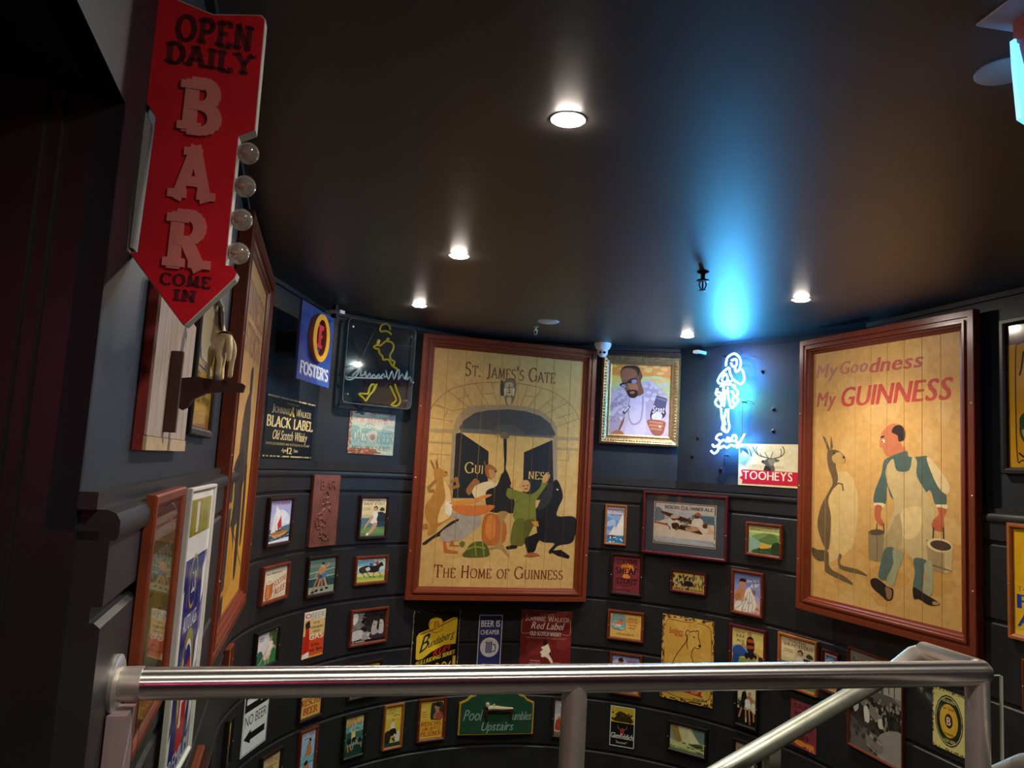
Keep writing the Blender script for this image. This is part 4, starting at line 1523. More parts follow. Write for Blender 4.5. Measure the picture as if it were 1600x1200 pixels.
# ------------------------------------------------------------------ small framed prints and tin signs on the curved boards
def hang(name, az, P, s, z, off, label, cat, group=None):
    return empty(name, wall_pt(P, az, s, off, z), rot_of(az), label, cat, group)
def on_arc(name, th, z, w, label, cat, group=None, d=.0015):
    rf = math.sqrt(RAD ** 2 - w * w / 4) - d
    p = CTR + dirv(th) * rf
    return empty(name, (p.x, p.y, z), R(-th), label, cat, group)
SCREW = mat('screw_head', '#cfcac2', .4, metal=.5)
_screw = MB(); _screw.lathe([(.0026, 0), (.0026, -.0012), (.0014, -.002)], 8, ax='y'); _screw_o = None
def framed(root, spec, w, h, fwid, depth, m, pm=None, screws=True, prof=SMALL_PROF):
    moulding('frame', w, h, fwid, depth, prof, m, root)
    mb = MB(); mb.box(-w / 2 + .002, w / 2 - .002, -.003, -.0005, -h / 2 + .002, h / 2 - .002); mb.build('backing', BLACKW, root)
    sheet('print', D[spec], w - 2 * fwid + .002, h - 2 * fwid + .002, -depth * .42, root, pm)
    if screws:
        for sx in (-1, 1):
            me = MB(); me.lathe([(.0028, -depth + .002), (.0028, -depth - .0008), (.001, -depth - .0016)], 8, o=(sx * (w / 2 - fwid * .4), 0, -h * .03), ax='y'); me.build('screw', SCREW, root)
def tin(root, spec, w, h, pm=None, th=.003, z0=0.0):
    mb = MB(); mb.box(-w / 2, w / 2, -th, 0, -h / 2 + z0, h / 2 + z0); mb.build('plate', TIN, root)
    sheet('print', D[spec], w, h, -th - .0003, root, pm, z0=z0)
GP = 'framed prints on the curved black wall'; GT = 'tin signs on the curved black wall'
FR = [
 ('red_sail', -79.68, 1.164, .262, .242, DARKWOOD, 'dark framed print of a yacht with a red sail, upper left of wall'),
 ('stout_girl', -48.68, 1.158, .218, .255, DARKWOOD, 'dark framed stout print of a woman in white tennis clothes left of the gate mural'),
 ('ales', -79.44, .86, .276, .183, REDWOOD, 'brown framed cream print of a beer glass with slanted red lettering'),
 ('boxers', -62.92, .847, .248, .22, DARKWOOD, 'dark framed green print of two boxers in a ring'),
 ('horses', -48.18, .848, .243, .168, REDWOOD, 'brown framed print of two dark racehorses with jockeys'),
 ('golfer', -80.41, .549, .247, .192, BLACKW, 'black framed print of a player in white on a green lawn'),
 ('cats', -47.67, .522, .274, .208, REDWOOD, 'brown framed black and white photograph of animals at a table'),
 ('bluepic', -101.5, .623, .125, .124, REDWOOD, 'small brown framed pale blue print beneath the leftmost mural corner'),
 ('beer_red', -62.93, .216, .194, .261, DARKWOOD, 'dark framed print with red beer lettering just below the handrail'),
 ('yellow_land', -47.6, .218, .239, .205, DARKWOOD, 'dark framed yellow and green print half hidden behind the handrail'),
 ('rugby_run', -49.4, -.086, .163, .248, BLACKW, 'black framed print of running footballers on green, red headline'),
 ('yellow_players', -38.85, -.086, .136, .259, OAK, 'oak framed narrow yellow print of footballers below the handrail'),
 ('pilsener', -28.78, -.08, .188, .257, REDWOOD, 'brown framed yellow print of a drinker with bold red lettering, left of green sign'),
 ('swimmer', -62.78, -.089, .139, .256, REDWOOD, 'brown framed narrow blue print of a swimmer at bottom left'),
 ('xxx_low', -74.59, -.082, .191, .195, DARKWOOD, 'dark framed tan print cut by the bottom edge, right of the arrow sign'),
 ('edge_pic', -95.08, .238, .091, .208, BLACKW, 'narrow black framed print left of the white arrow sign'),
 ('couple', 4.75, -.082, .166, .251, DARKWOOD, 'dark framed pale print of a couple half hidden by the middle rail post'),
 ('bluesail', 15.3, 1.164, .141, .26, OAK, 'oak framed narrow blue print of a white sail'),
 ('island', 52.82, 1.16, .242, .195, REDWOOD, 'brown framed green print of a headland and bay'),
 ('sheaf_red', 18.54, .852, .209, .261, DARKWOOD, 'dark framed maroon stout print with an orange wheat sheaf'),
 ('crowd', 34.01, .85, .231, .136, MAROON, 'small wide maroon framed yellow print of a crowd of diners'),
 ('towel', 48.82, .841, .209, .256, REDWOOD, 'brown framed blue print of a bare-shouldered man holding a striped towel'),
 ('bather', 18.82, .53, .234, .186, REDWOOD, 'brown framed yellow print with a bather in a small sea picture'),
 ('lady_blue', 19.25, .232, .207, .257, REDWOOD, 'brown framed blue sky print of a woman, crossed by the handrail'),
 ('rugby_ale', 49.25, .499, .24, .30, MAROON, 'maroon framed ale print of two football players tackling'),
 ('footy_girls', 49.23, .209, .154, .262, BLACKW, 'black framed print of three sports players under the handrail'),
 ('stout_girl2', 62.14, .521, .266, .286, OAK, 'oak framed stout print of a woman right of the football tackle print'),
 ('sails', 34.88, -.084, .254, .176, BLACKW, 'black framed yellowish print of racing sails below the handrail'),
 ('low_photo', 49.37, -.099, .17, .211, BLACKW, 'black framed brown photograph behind the sloping rail at the bottom edge'),
 ('couple', 0, 0, 0, 0, None, ''),
]
D['stout_girl2'] = D['stout_girl']
for key, th, z, w, h, m, lab in FR:
    if not m: continue
    r = on_arc('framed_picture', th, z, w, lab, 'picture', GP)
    fwid = .018 if min(w, h) > .15 else .014
    framed(r, key, w, h, fwid, .02, m)
for key, th, z, w, h, lab, cat in (
 ('gas', -63.6, .538, .172, .246, 'orange and red tin sign comparing beer with gas, petrol pump at left', 'sign'),
 ('nobeer', -81.85, .253, .26, .328, 'black and white tin sign with two opposite arrows about beer', 'sign'),
 ('rum', -29.04, .365, .326, .434, 'black rum sign with a yellow label and white bear badge under the mural', 'sign'),
 ('cheaper', -14.98, .323, .156, .441, 'narrow dark blue tin sign with a white beer mug in a circle', 'sign'),
 ('redlabel', -.91, .355, .331, .456, 'dark red whisky sign with cream lettering right of the blue mug sign', 'sign'),
 ('bear', 34.25, .383, .334, .507, 'worn yellow tin sign with a black outline of a bear', 'sign'),
 ('drink_off', 63.59, .203, .175, .241, 'purplish red tin sign with black capitals behind the sloping rail', 'sign'),
 ('glen', 18.92, -.094, .156, .244, 'black and yellow whisky tin sign with a white border and stag', 'sign')):
    r = on_arc('tin_sign', th, z, w, lab, cat, GT); tin(r, key, w, h)
# embossed copper plaque
r = on_arc('copper_plaque', -63.98, 1.204, .221, 'tall embossed copper plaque with raised lettering above the boxers print', 'plaque')
COPPER = mat('copper', '#7d4a3c', .38, metal=.12, noise=.3, nscale=14, bump=.4, bscale=40)
mb = MB(); mb.box(-.1105, .1105, -.018, 0, -.194, .194, .003); mb.build('plate', COPPER, r)
mb = MB()
ps, tw, _ = letters('BAR', 'n')
for q in ps: 
    P3 = [(-.055 + x / tw * .13, .115 + y * .055) for x, y in q]; mb.prism(P3, -.0215, -.018)
mb.build('raised_lettering', COPPER, r)
mb = MB()
for c_ in ('38,26 46,22 56,25 60,30 50,33 42,32 40,38 52,40 58,37', '36,42 44,40 48,46 40,50 34,54', '58,40 68,39 72,44 64,48 74,52', '20,56 34,54 38,58 30,62 18,60', '24,64 40,62 46,68 36,72 26,70',
           '40,64 52,66 54,72 44,74', '22,76 36,75 34,82 44,86 30,88', '46,82 60,86 66,92 50,92 40,88', '14,58 12,66 18,74', '58,92 70,90 74,95'):
    mb.tube([((x / 100 - .5) * .2, -.0185, (.5 - y / 100) * .38) for x, y in smooth_pts(pts_of(c_.split()), False)], .0042, 6)
mb.build('raised_figures', COPPER, r, True)
# large framed print with a grey mount
r = on_arc('framed_picture', 32.86, 1.2, .552, 'large maroon framed print of two people in a white boat on a grey mount', 'picture', GP)
moulding('frame', .552, .395, .02, .028, SMALL_PROF, MAROON, r)
MOUNT = mat('grey_mount_board', '#4a525c', .7, noise=.05)
mb = MB(); mb.box(-.27, .27, -.012, -.004, -.19, .19); mb.build('mount', MOUNT, r)
sheet('print', D['dinner'], .405, .263, -.0135, r, None, z0=.004)
mb = MB(); mb.box(-.258, .258, -.0185, -.0175, -.179, .179); mb.build('glass', glass_mat('picture_glass', '#ffffff', .03), r)
for sx in (-1, 1):
    me = MB(); me.lathe([(.003, -.027), (.003, -.029), (.001, -.03)], 8, o=(sx * .268, 0, -.04), ax='y'); me.build('screw', SCREW, r)
# pictures on the straight right wall
for key, s, z, w, h, m, lab in (('market', .204, .458, .368, .476, REDWOOD, 'big brown edged black and white photograph of an old market hall behind the rails'),
                                ('narrow_blue', -.113, .531, .13, .216, MAROON, 'narrow maroon framed print with a small blue picture above the handrail')):
    r = hang('framed_picture', B_AZ, PR, s, z, .0015, lab, 'picture', 'framed prints right of the curved wall')
    framed(r, key, w, h, .012 if key == 'market' else .016, .018, m)
r = hang('tin_sign', B_AZ, PR, .633, .529, .0015, 'cream and yellow tin sign with round black lager emblem beside the corner post', 'sign'); tin(r, 'lager', .171, .247)
r = hang('framed_picture', B_AZ, PR, 1.15, 1.168, .0015, 'oak framed bright yellow poster with blue capitals at the right edge', 'picture'); framed(r, 'fa_poster', .43, .449, .022, .02, OAK)
r = hang('framed_picture', B_AZ, PR, 1.09, .782, .0015, 'brown framed colourful print half out of frame below the yellow poster', 'picture'); framed(r, 'small_right', .2, .19, .016, .018, REDWOOD)
r = hang('framed_sign', B_AZ, PR, 1.14, 1.907, UP_OFF + .001, 'yellow ale sign with black scrollwork in a dark frame, upper right', 'sign'); framed(r, 'ornate', .5, .64, .028, .03, BLACKW, PRINT_GLOSSY, False)

# ------------------------------------------------------------------ green carved sign
r = on_arc('carved_sign', -12.41, -.067, .486, 'dark green carved sign with gold edge and a small reclining figure', 'sign')
GREEN = mat('dark_green_paint', '#1f4a34', .45, noise=.15)
def pool_outline(w, z0, z1, k=0.0):
    pts = [(-.243, -.123), (.243, -.123), (.243, .072), (.232, .076), (.20, .09), (.178, .112), (.15, .12), (.12, .142), (.085, .165), (.0, .172)]
    pts = pts + [(-x, z) for x, z in pts[2:-1][::-1]]
    return [(x * (1 - k / .243), z * (1 - k / .16) + 0) for x, z in pts]
mb = MB(); mb.prism(pool_outline(0, 0, 0), -.016, 0); mb.build('gold_edge', GOLDP, r)
mb = MB(); mb.prism(pool_outline(0, 0, 0, .010), -.019, -.0155); mb.build('board', GREEN, r)
PALE = mat('pale_green_paint', '#a8bfae', .5)
make_glyphs([(c, BOLD['k']) for c in 'PolumbesUptair'] + [(c, 0.0) for c in 'BAR'])
mb = MB()
for txt, x0, x1, zb, hh in (('Pool', -.215, -.105, -.035, .07), ('Tumbles', .1, .222, -.035, .055), ('Upstairs', -.1, .105, -.098, .058)):
    ps, tw, _ = letters(txt, 'k')
    if txt == 'Tumbles': ps, tw, _ = letters('umbles', 'k')
    for q in ps: mb.prism([(x0 + x / tw * (x1 - x0), zb + y * hh) for x, y in q], -.0205, -.019)
mb.build('lettering', PALE, r)
mb = MB(); mb.box(-.075, .105, -.034, -.019, .018, .034); mb.box(-.07, -.06, -.032, -.019, -.03, .02); mb.box(.088, .098, -.032, -.019, -.03, .02)
mb.box(-.085, -.075, -.034, -.019, .0, .052); mb.build('carved_bench', mat('carved_dark_wood', '#3a2416', .5), r)
mb = MB(); mb.tube([(-.062, -.032, .042), (-.03, -.034, .047), (.02, -.033, .042), (.06, -.032, .04), (.1, -.031, .04)], [.014, .016, .012, .009, .006], 8)
mb.lathe([(.001, .016), (.011, .011), (.014, 0), (.011, -.011), (.001, -.016)], 10, (-.066, -.032, .064)); mb.tube([(-.05, -.036, .05), (-.028, -.04, .062), (-.02, -.04, .07)], [.006, .005, .006], 6)
mb.build('carved_figure', mat('carved_cream', '#c9b98f', .5), r, True)

# ------------------------------------------------------------------ upper wall signs
C_AZ, D_AZ, F_AZ, G_AZ = 6.0, 51.0, 96.0, 141.0
r = hang('tin_sign', C_AZ, CORN['CB'], .88, 1.635, .0015, 'black tin whisky sign with cream and gold lettering on the left upper wall', 'sign', 'signs on the upper black wall'); tin(r, 'black_label', .643, .318)
r = hang('tin_sign', D_AZ, CORN['CD'], .359, 1.653, .0015, 'rusty pale blue-grey tin beer sign below the clear neon panel', 'sign', 'signs on the upper black wall'); tin(r, 'boags', .309, .251)
r = hang('tin_sign', G_AZ, CORN['FG'], .69, 1.597, .03, 'cream tin sign with a stag head above a red name band', 'sign', 'signs on the upper black wall'); tin(r, 'stag', .40, .25)
# projecting blue light box with the raised letter ring
r = hang('light_box_sign', C_AZ, CORN['CB'], .745, 2.056, .03, 'blue light box sign with a raised yellow oval ring and red letter', 'sign')
BLUE = mat('blue_plastic', '#24397c', .35, noise=.1)
mb = MB(); mb.box(-.2305, .2305, -.125, -.112, -.192, .192, .002); mb.build('box', BLUE, r)
mb = MB(); mb.box(-.12, .12, -.112, .03, -.05, .05); mb.build('bracket', BLACKM, r)
sheet('face', D['fosters'], .455, .38, -.1253, r, PRINT_GLOSSY)
YEL = mat('yellow_plastic', '#e0a81e', .35, noise=.05); ORB = mat('brown_orange_plastic', '#a8582c', .4); REDP = mat('red_plastic', '#c42a2c', .35)
def ring_pts(rx, rz, n=36): return [(rx * cos(2 * pi * i / n), rz * sin(2 * pi * i / n)) for i in range(n)]
def ring(mb, ro, ri, y0, y1, cx=0, cz=0):
    n = len(ro)
    v = [(x + cx, y, z + cz) for y in (y0, y1) for pts in (ro, ri) for x, z in pts]
    f = []
    for i in range(n):
        j = (i + 1) % n
        f += [(i, j, n + j, n + i), (2 * n + i, 3 * n + i, 3 * n + j, 2 * n + j), (i, 2 * n + i, 2 * n + j, j), (n + i, n + j, 3 * n + j, 3 * n + i)]
    mb.mesh(v, f)
mb = MB(); ring(mb, ring_pts(.118, .122), ring_pts(.072, .096), -.147, -.126, .0, .045); mb.build('ring_side', ORB, r, True)
mb = MB(); ring(mb, ring_pts(.119, .123), ring_pts(.071, .095), -.150, -.1472, .0, .045); mb.build('ring', YEL, r, True)
mb = MB()
for a in ((-.03, .0, -.03, .085), (-.012, -.035, -.03, .085)): pass
for q in ([(-.045, -.02), (.035, -.02), (.035, 0), (.015, 0), (.015, .035), (.035, .035), (.035, .05), (.015, .05), (.015, .075), (.04, .075), (.045, .1), (-.045, .1), (-.045, .085), (-.025, .085), (-.025, 0), (-.045, 0)],):
    mb.prism([(x, z + .012) for x, z in q], -.142, -.126)
mb.build('letter', REDP, r)

# clear acrylic neon panel (unlit)
r = hang('unlit_neon_sign', D_AZ, CORN['CD'], .341, 2.069, .03, 'clear acrylic panel carrying unlit yellow striding figure tubes and white script', 'neon sign')
W_, H_ = .468, .504
ACR = glass_mat('clear_acrylic', '#e8f2f6', .07, .04)
mb = MB()
rr_ = .03; oc = []
for cx_, cz_, a0 in ((W_ / 2 - rr_, H_ / 2 - rr_, 0), (-W_ / 2 + rr_, H_ / 2 - rr_, 90), (-W_ / 2 + rr_, -H_ / 2 + rr_, 180), (W_ / 2 - rr_, -H_ / 2 + rr_, 270)):
    oc += [(cx_ + rr_ * cos(R(a0 + i * 15)), cz_ + rr_ * sin(R(a0 + i * 15))) for i in range(7)]
mb.prism(oc, -.05, -.046); mb.build('front_sheet', ACR, r)
mb = MB(); ring(mb, [(x, z) for x, z in oc], [(x * .988, z * .988) for x, z in oc], -.051, -.002); mb.build('rim', glass_mat('acrylic_edge', '#c8dce4', .12, .15, .22, '#9fb6c0'), r, True)
mb = MB(); mb.box(-W_ / 2 + .02, W_ / 2 - .02, -.006, -.002, -H_ / 2 + .02, H_ / 2 - .02); mb.build('back_sheet', glass_mat('back_acrylic', '#e4ecf0', .05, .1, .05, '#5a7a94'), r)
qn = homog([(658, 220), (1085, 300), (1048, 800), (620, 755)])
def on_panel(s_, q, w, h, y):
    return [((u / 100 - .5) * w, y, (.5 - v / 100) * h) for u, v in (q(*p) for p in smooth_pts(pts_of(s_.split()), False, 3))]
YELTUBE = mat('faint_glow_yellow_tube', '#d8b41c', .3, noise=.05, emit='#d8a81c', estr=.06); UNW = mat('white_tube', '#cfd2d2', .25, noise=.05); TUBB = mat('tube_blockout', '#0c0c0e', .4)  # yellow tubes are switched off but carry a faint added glow
mb = MB()
for s_ in ('865,308 866,285 880,268 905,264 925,278 928,300', '868,312 900,308 925,318 936,332', '915,352 908,372 935,378 950,402 944,430 926,462 936,490 956,502 950,530 972,546',
           '922,356 886,384 862,402 846,388 856,362', '862,366 850,394 824,408 838,420 856,422 862,450 880,468 886,490 918,488 940,526 972,548',
           '846,640 828,680 800,712 778,746 764,730 734,704 770,702 792,700 800,668 816,644 832,650 820,690', '928,652 950,700 966,742 936,772 974,776 992,750 986,720 970,680 958,640'):
    mb = MB(); mb.tube(on_panel(s_, qn, W_, H_, -.03), .0062, 6); mb.build('figure_tube', YELTUBE, r, True)
mb = MB()
for s_ in ('655,545 680,530 715,525 738,540 722,580 690,612 655,612 650,590', '690,590 720,560 745,545 742,590 765,580 772,560 778,600 800,575 806,602 826,582 838,602 856,580 862,604 884,578 890,600 905,590',
           '900,556 915,612 938,562 950,612 972,556 984,562 978,614 1002,580 1016,612 1034,560 1030,616 1050,596 1060,634 1074,630', '660,600 760,604 880,606'):
    mb = MB(); mb.tube(on_panel(s_, qn, W_, H_, -.034), .005, 6); mb.build('script_tube', UNW, r, True)
mb = MB()
for s_ in ('840,300 780,420 740,520', '880,560 850,480 820,420', '780,600 790,640 840,620', '700,330 720,420 760,470', '900,660 930,640 1010,650'):
    mb = MB(); mb.tube(on_panel(s_, qn, W_, H_, -.018), .0032, 6); mb.build('lead', TUBB, r, True)
mb = MB()
for x, z in ((-.2, .2), (.2, .2), (-.2, -.2), (.2, -.2)): mb = MB(); mb.tube([(x, -.05, z), (x, .03, z)], .006, 8); mb.build('standoff', STEEL2, r, True)

# lit neon figure
r = hang('neon_sign', G_AZ, CORN['FG'], .442, 1.977, .03, 'lit white-blue neon sign of a dancing figure over slanted script', 'neon sign')
qg = homog([(297, 40), (544.5, 34), (539, 850), (263, 850)])
WN, HN = .241, .646
def neon_mat(n, c, k): return mat(n, '#ffffff', .3, emit=c, estr=NEON * k)
TUBES = [('outline_tube', neon_mat('neon_ice_blue', '#3690ff', 1.0), .0056, (
  '388,152 396,100 420,76 455,66 486,90 501,130 494,168', '430,112 466,108 468,150 440,158 428,130', '412,163 362,200 328,250 336,276 386,292', '362,236 390,208 402,255 372,272 356,246',
  '415,168 420,205 436,240', '458,164 466,200 500,178 522,212 526,262 500,292 468,270', '402,250 420,272 445,254 462,274', '350,470 355,540 366,590 358,642 386,662',
  '392,478 376,556 386,602', '406,478 407,560 416,622 402,660 386,664', '376,600 372,630 384,640')),
 ('skirt_tube', neon_mat('neon_sea_green', '#58e4e0', .8), .0056, (
  '346,300 400,288 462,300', '322,318 310,358 330,380 304,420 320,452 346,462', '372,308 364,380 350,452', '402,308 410,400 430,472', '442,308 470,330 482,360 468,390 486,412 464,442 440,472', '386,330 376,420 372,460', '330,345 350,360 340,400 356,430', '430,340 450,370 440,410 452,440')),
 ('script_tube', neon_mat('neon_white_blue', '#409aff', 1.0), .0056, (
  '352,682 322,690 308,720 338,740 332,768 292,790 278,770', '338,752 368,730 392,742 402,710 430,722 450,690 472,702 470,730', '332,772 322,820 290,846 264,826', '342,800 370,780 396,796 430,770 460,782 488,744', '404,744 440,736 470,740', '536,680 474,796'))]
for nm, m, rad, cs in TUBES:
    for s_ in cs: mb = MB(); mb.tube(on_panel(s_, qg, WN, HN, -.05), rad, 6); mb.build(nm, m, r, True)
mb = MB()
for s_ in ('430,40 470,34 480,60', '340,70 340,520', '490,420 545,412 575,440', '488,420 488,690', '345,860 345,960', '480,765 540,790 565,862', '330,480 300,500 310,540', '540,80 585,92'):
    mb = MB(); mb.tube(on_panel(s_, qg, WN, HN, -.012), .0022, 6); mb.build('lead', TUBB, r, True)
mb = MB()
for u, v in ((340, 70), (488, 420), (345, 860), (330, 500), (480, 690)):
    x, z = qg(u, v); mb = MB(); mb.tube([((x / 100 - .5) * WN, -.02, (.5 - z / 100) * HN), ((x / 100 - .5) * WN, .03, (.5 - z / 100) * HN)], .004, 8); mb.build('standoff', BLACKM, r, True)
# leftover fixing discs on the same panel
for i, (px_, pz_, lab) in enumerate(((.70, 1.93, 'black round fixing midway up the panel near the worker mural'), (.70, 1.80, 'black round fixing just above the stag sign'), (.16, 1.76, 'black round fixing left of the neon script, near the portrait'), (.34, 1.56, 'lowest black round fixing, under the lit neon script'), (.12, 1.64, 'black round fixing low beside the panel joint left of the neon'), (.62, 2.16, 'topmost black round fixing, near the ceiling right of the neon'))):
    q = hang('wall_fixing', G_AZ, CORN['FG'], px_, pz_, .0005, lab, 'fixing', 'round fixings beside the neon')
    mb = MB(); mb.lathe([(.012, 0), (.012, -.004), (.006, -.007), (.005, -.014), (.001, -.015)], 14, ax='y'); mb.build('disc', BLACKM, q, True)

# gilt framed portrait
r = hang('framed_portrait', F_AZ, CORN['DF'], 1.0, 1.993, .004, 'portrait of a person in white fur and sunglasses in an ornate gold frame', 'picture')
moulding('frame', .521, .603, .07, .045, [(0, 0), (0, .7), (.08, .85), (.14, .7), (.2, .95), (.5, .8), (.7, .55), (.78, .7), (.86, .5), (1, .42), (1, 0)], GOLD, r)
mb = MB()
for i in range(26):
    for sgn in (-1, 1):
        t = (i + .5) / 26
        x, z = (t - .5) * .45, sgn * (.603 / 2 - .027); mb.lathe([(.0005, .006), (.006, .003), (.0075, 0), (.006, -.003), (.0005, -.006)], 6, (x, -.0395, z))
        x, z = sgn * (.521 / 2 - .027), (t - .5) * .53; mb.lathe([(.0005, .006), (.006, .003), (.0075, 0), (.006, -.003), (.0005, -.006)], 6, (x, -.0395, z))
o = mb.build('beading', GOLD, r, True); o['kind'] = 'stuff'
sheet('print', D['portrait'], .389, .471, -.02, r)

# ------------------------------------------------------------------ three big murals painted on boards
def mural(name, az, P, s, z, w, h, key, nb, label, fwid=.08, depth=.05, off=0.0, jx=0):
    r = hang(name, az, P, s, z, off, label, 'mural')
    moulding('frame', w, h, fwid, depth, BIG_PROF, MAHOG, r)
    mb = MB(); mb.box(-w / 2 + .004, w / 2 - .004, -.004, 0, -h / 2 + .004, h / 2 - .004); mb.build('back_board', GREENB, r)
    iw, ih = w - 2 * fwid, h - 2 * fwid; g = .0012
    cuts = []
    for i in range(nb):
        a = -iw / 2 + iw * (i - jx) / (nb - 2 * jx) if jx else -iw / 2 + iw * i / nb
        b = -iw / 2 + iw * (i + 1 - jx) / (nb - 2 * jx) if jx else -iw / 2 + iw * (i + 1) / nb
        a, b = max(a, -iw / 2), min(b, iw / 2)
        cuts.append((a + g, b - g))
        p = MB(); p.prism([(a + g * .4, -ih / 2), (b - g * .4, -ih / 2), (b - g * .4, ih / 2), (a + g * .4, ih / 2)], -.0125, -.006)
        p.mesh([(x, y, zz) for zz in (-ih / 2, ih / 2) for x, y in ((a + g * .4, -.0125), (a + g, -.014), (b - g, -.014), (b - g * .4, -.0125))], [(0, 1, 5, 4), (1, 2, 6, 5), (2, 3, 7, 6)])
        p.build('plank', TANB, r)
    sheet('painting', D[key], iw, ih, -.0142, r, PAINTED, 1.6e-5, cuts)
    for sx in (-1, 1):
        for zz in (-.32, -.05, .22):
            me = MB(); me.lathe([(.004, -depth * .88), (.004, -depth * .92), (.001, -depth * .95)], 8, o=(sx * (w / 2 - .014), 0, zz * h), ax='y'); me.build('screw', SCREW, r)
    return r
def P_of(az, dist): return CTR - inward(az) * dist
mural('painted_mural', 75, P_of(75, 1.38), 0, 1.485, 1.178, 1.655, 'gate', 9, 'tall mahogany framed board mural of a stone gateway with animals and a person', .082, .05, 0, .25)
mural('painted_mural', 159, P_of(159, 1.405), .44, 1.5625, 1.04, 1.45, 'worker', 9, 'mahogany framed board mural of a worker with two pails and a kangaroo', .082, .045)
mural('painted_mural', -13.5, P_of(-13.5, 1.497), -.299, 1.56, 1.073, 1.471, 'strength', 9, 'mahogany framed board mural seen edge-on at left with red-brown lettering', .082, .047)

# ------------------------------------------------------------------ left wall things
UPA = UP_OFF
# weathered red box panel with pale boards and a bracket holding a carved horse
r = hang('weathered_board', A_AZ, PL, -1.907, 1.622, UPA + .001, 'weathered pale boards in a chipped red surround behind the arrow sign', 'panel')
REDC = mat('chipped_red_paint', '#7e1f18', .6, noise=.35, nscale=22, bump=.3)
PLK = mat('weathered_boards', '#a8978a', .7, noise=.25, nscale=16, stretch=(8, 8, .8), bump=.2)
PLE = mat('pale_edge_board', '#b39b78', .7, noise=.2, nscale=20)
mb = MB(); mb.box(-.217, .217, -.014, 0, -.128, .128); mb.build('red_box', REDC, r)
for i in range(7):
    a = -.213 + .426 * i / 7; mb = MB(); mb.box(a + .001, a + .426 / 7 - .001, -.0175, -.0142, -.106, .125, .001); mb.build('plank', PLK, r)
mb = MB(); mb.box(-.217, .217, -.019, -.0142, -.128, -.107); mb.build('edge_board', PLE, r)
r = hang('statue_bracket', A_AZ, PL, -1.907 + .03, 1.60, UPA + .0195, 'dark brown wooden bracket with an upright bar projecting from the weathered boards', 'bracket')
BRK = mat('dark_red_bracket_wood', '#3c1a14', .45, noise=.3)
mb = MB(); mb.box(-.103, -.088, -.018, 0, -.075, .062, .002); mb.build('upright', BRK, r)
mb = MB()
arm = [(0, .024), (0, -.025), (-.012, -.032), (-.022, -.026), (-.03, -.01), (-.05, .001), (-.08, .007), (-.113, .008), (-.116, .02), (-.11, .024), (-.03, .029)]
mb.mesh([(sx * .009, y, z + .0) for sx in (-1, 1) for y, z in arm], [tuple(range(len(arm))), tuple(range(2 * len(arm) - 1, len(arm) - 1, -1))] + [(i, (i + 1) % len(arm), (i + 1) % len(arm) + len(arm), i + len(arm)) for i in range(len(arm))])
o = mb.build('arm', BRK, r)
ARM_ROOT = r
# carved cream horse standing on the arm: one skinned body
hp = Matrix.Translation(Vector(wall_pt(PL, A_AZ, -1.877, UPA + .0195 + .068, 1.626)))
def skin_body(name, nodes, edges, m, parent, root=0, sub=2):
    me = bpy.data.meshes.new(name); me.from_pydata([n[:3] for n in nodes], edges, [])
    o = bpy.data.objects.new(name, me); col.objects.link(o); o.parent = parent
    me.materials.append(m)
    sk = o.modifiers.new('skin', 'SKIN'); sk.use_smooth_shade = True
    for i, n in enumerate(nodes):
        me.skin_vertices[0].data[i].radius = (n[3], n[3]); me.skin_vertices[0].data[i].use_root = i == root
    ss = o.modifiers.new('subsurf', 'SUBSURF'); ss.levels = sub; ss.render_levels = sub
    return o
r = empty('horse_statue', hp.translation, rot_of(A_AZ) + R(18), 'cream carved horse statue standing on the dark wooden bracket arm', 'statue')
CREAM = mat('aged_cream_carving', '#c9b58c', .5, noise=.25, nscale=30)
nodes = [(.018, 0, .062, .014), (-.004, 0, .060, .0135), (-.026, 0, .063, .0145), (.030, 0, .080, .0105), (.038, 0, .098, .0075), (.040, 0, .108, .0065), (.052, 0, .102, .0048), (.060, 0, .095, .004),
         (.024, .009, .045, .006), (.026, .009, .024, .0038), (.024, .009, .003, .0042), (.024, -.009, .045, .006), (.030, -.010, .026, .0038), (.026, -.010, .003, .0042),
         (-.030, .009, .044, .0075), (-.036, .009, .024, .004), (-.032, .009, .003, .0042), (-.030, -.009, .044, .0075), (-.026, -.010, .024, .004), (-.024, -.010, .003, .0042),
         (-.040, 0, .062, .005), (-.048, 0, .045, .005), (-.050, 0, .024, .003)]
nodes = [tuple(q * 1.22 for q in n) for n in nodes]
edges = [(0, 1), (1, 2), (0, 3), (3, 4), (4, 5), (5, 6), (6, 7), (0, 8), (8, 9), (9, 10), (0, 11), (11, 12), (12, 13), (2, 14), (14, 15), (15, 16), (2, 17), (17, 18), (18, 19), (2, 20), (20, 21), (21, 22)]
skin_body('body', nodes, edges, CREAM, r, 1)
mb = MB()
for sy in (-1, 1): mb.tube([(.045, sy * .005, .135), (.044, sy * .0055, .146)], [.0036, .0006], 6)
mb.build('ears', CREAM, r, True)
mb = MB(); mb.tube([(.041, 0, .141), (.032, 0, .129), (.022, 0, .11), (.012, 0, .095)], [.0036, .006, .006, .0024], 6); mb.build('mane', DARKWOOD, r, True)
# framed scotch sign
r = hang('framed_sign', A_AZ, PL, -1.40, 1.71, UPA + .001, 'yellow whisky sign in a black frame behind the horse statue', 'sign'); framed(r, 'scotch', .46, .36, .022, .02, BLACKW, PRINT_GLOSSY, False)
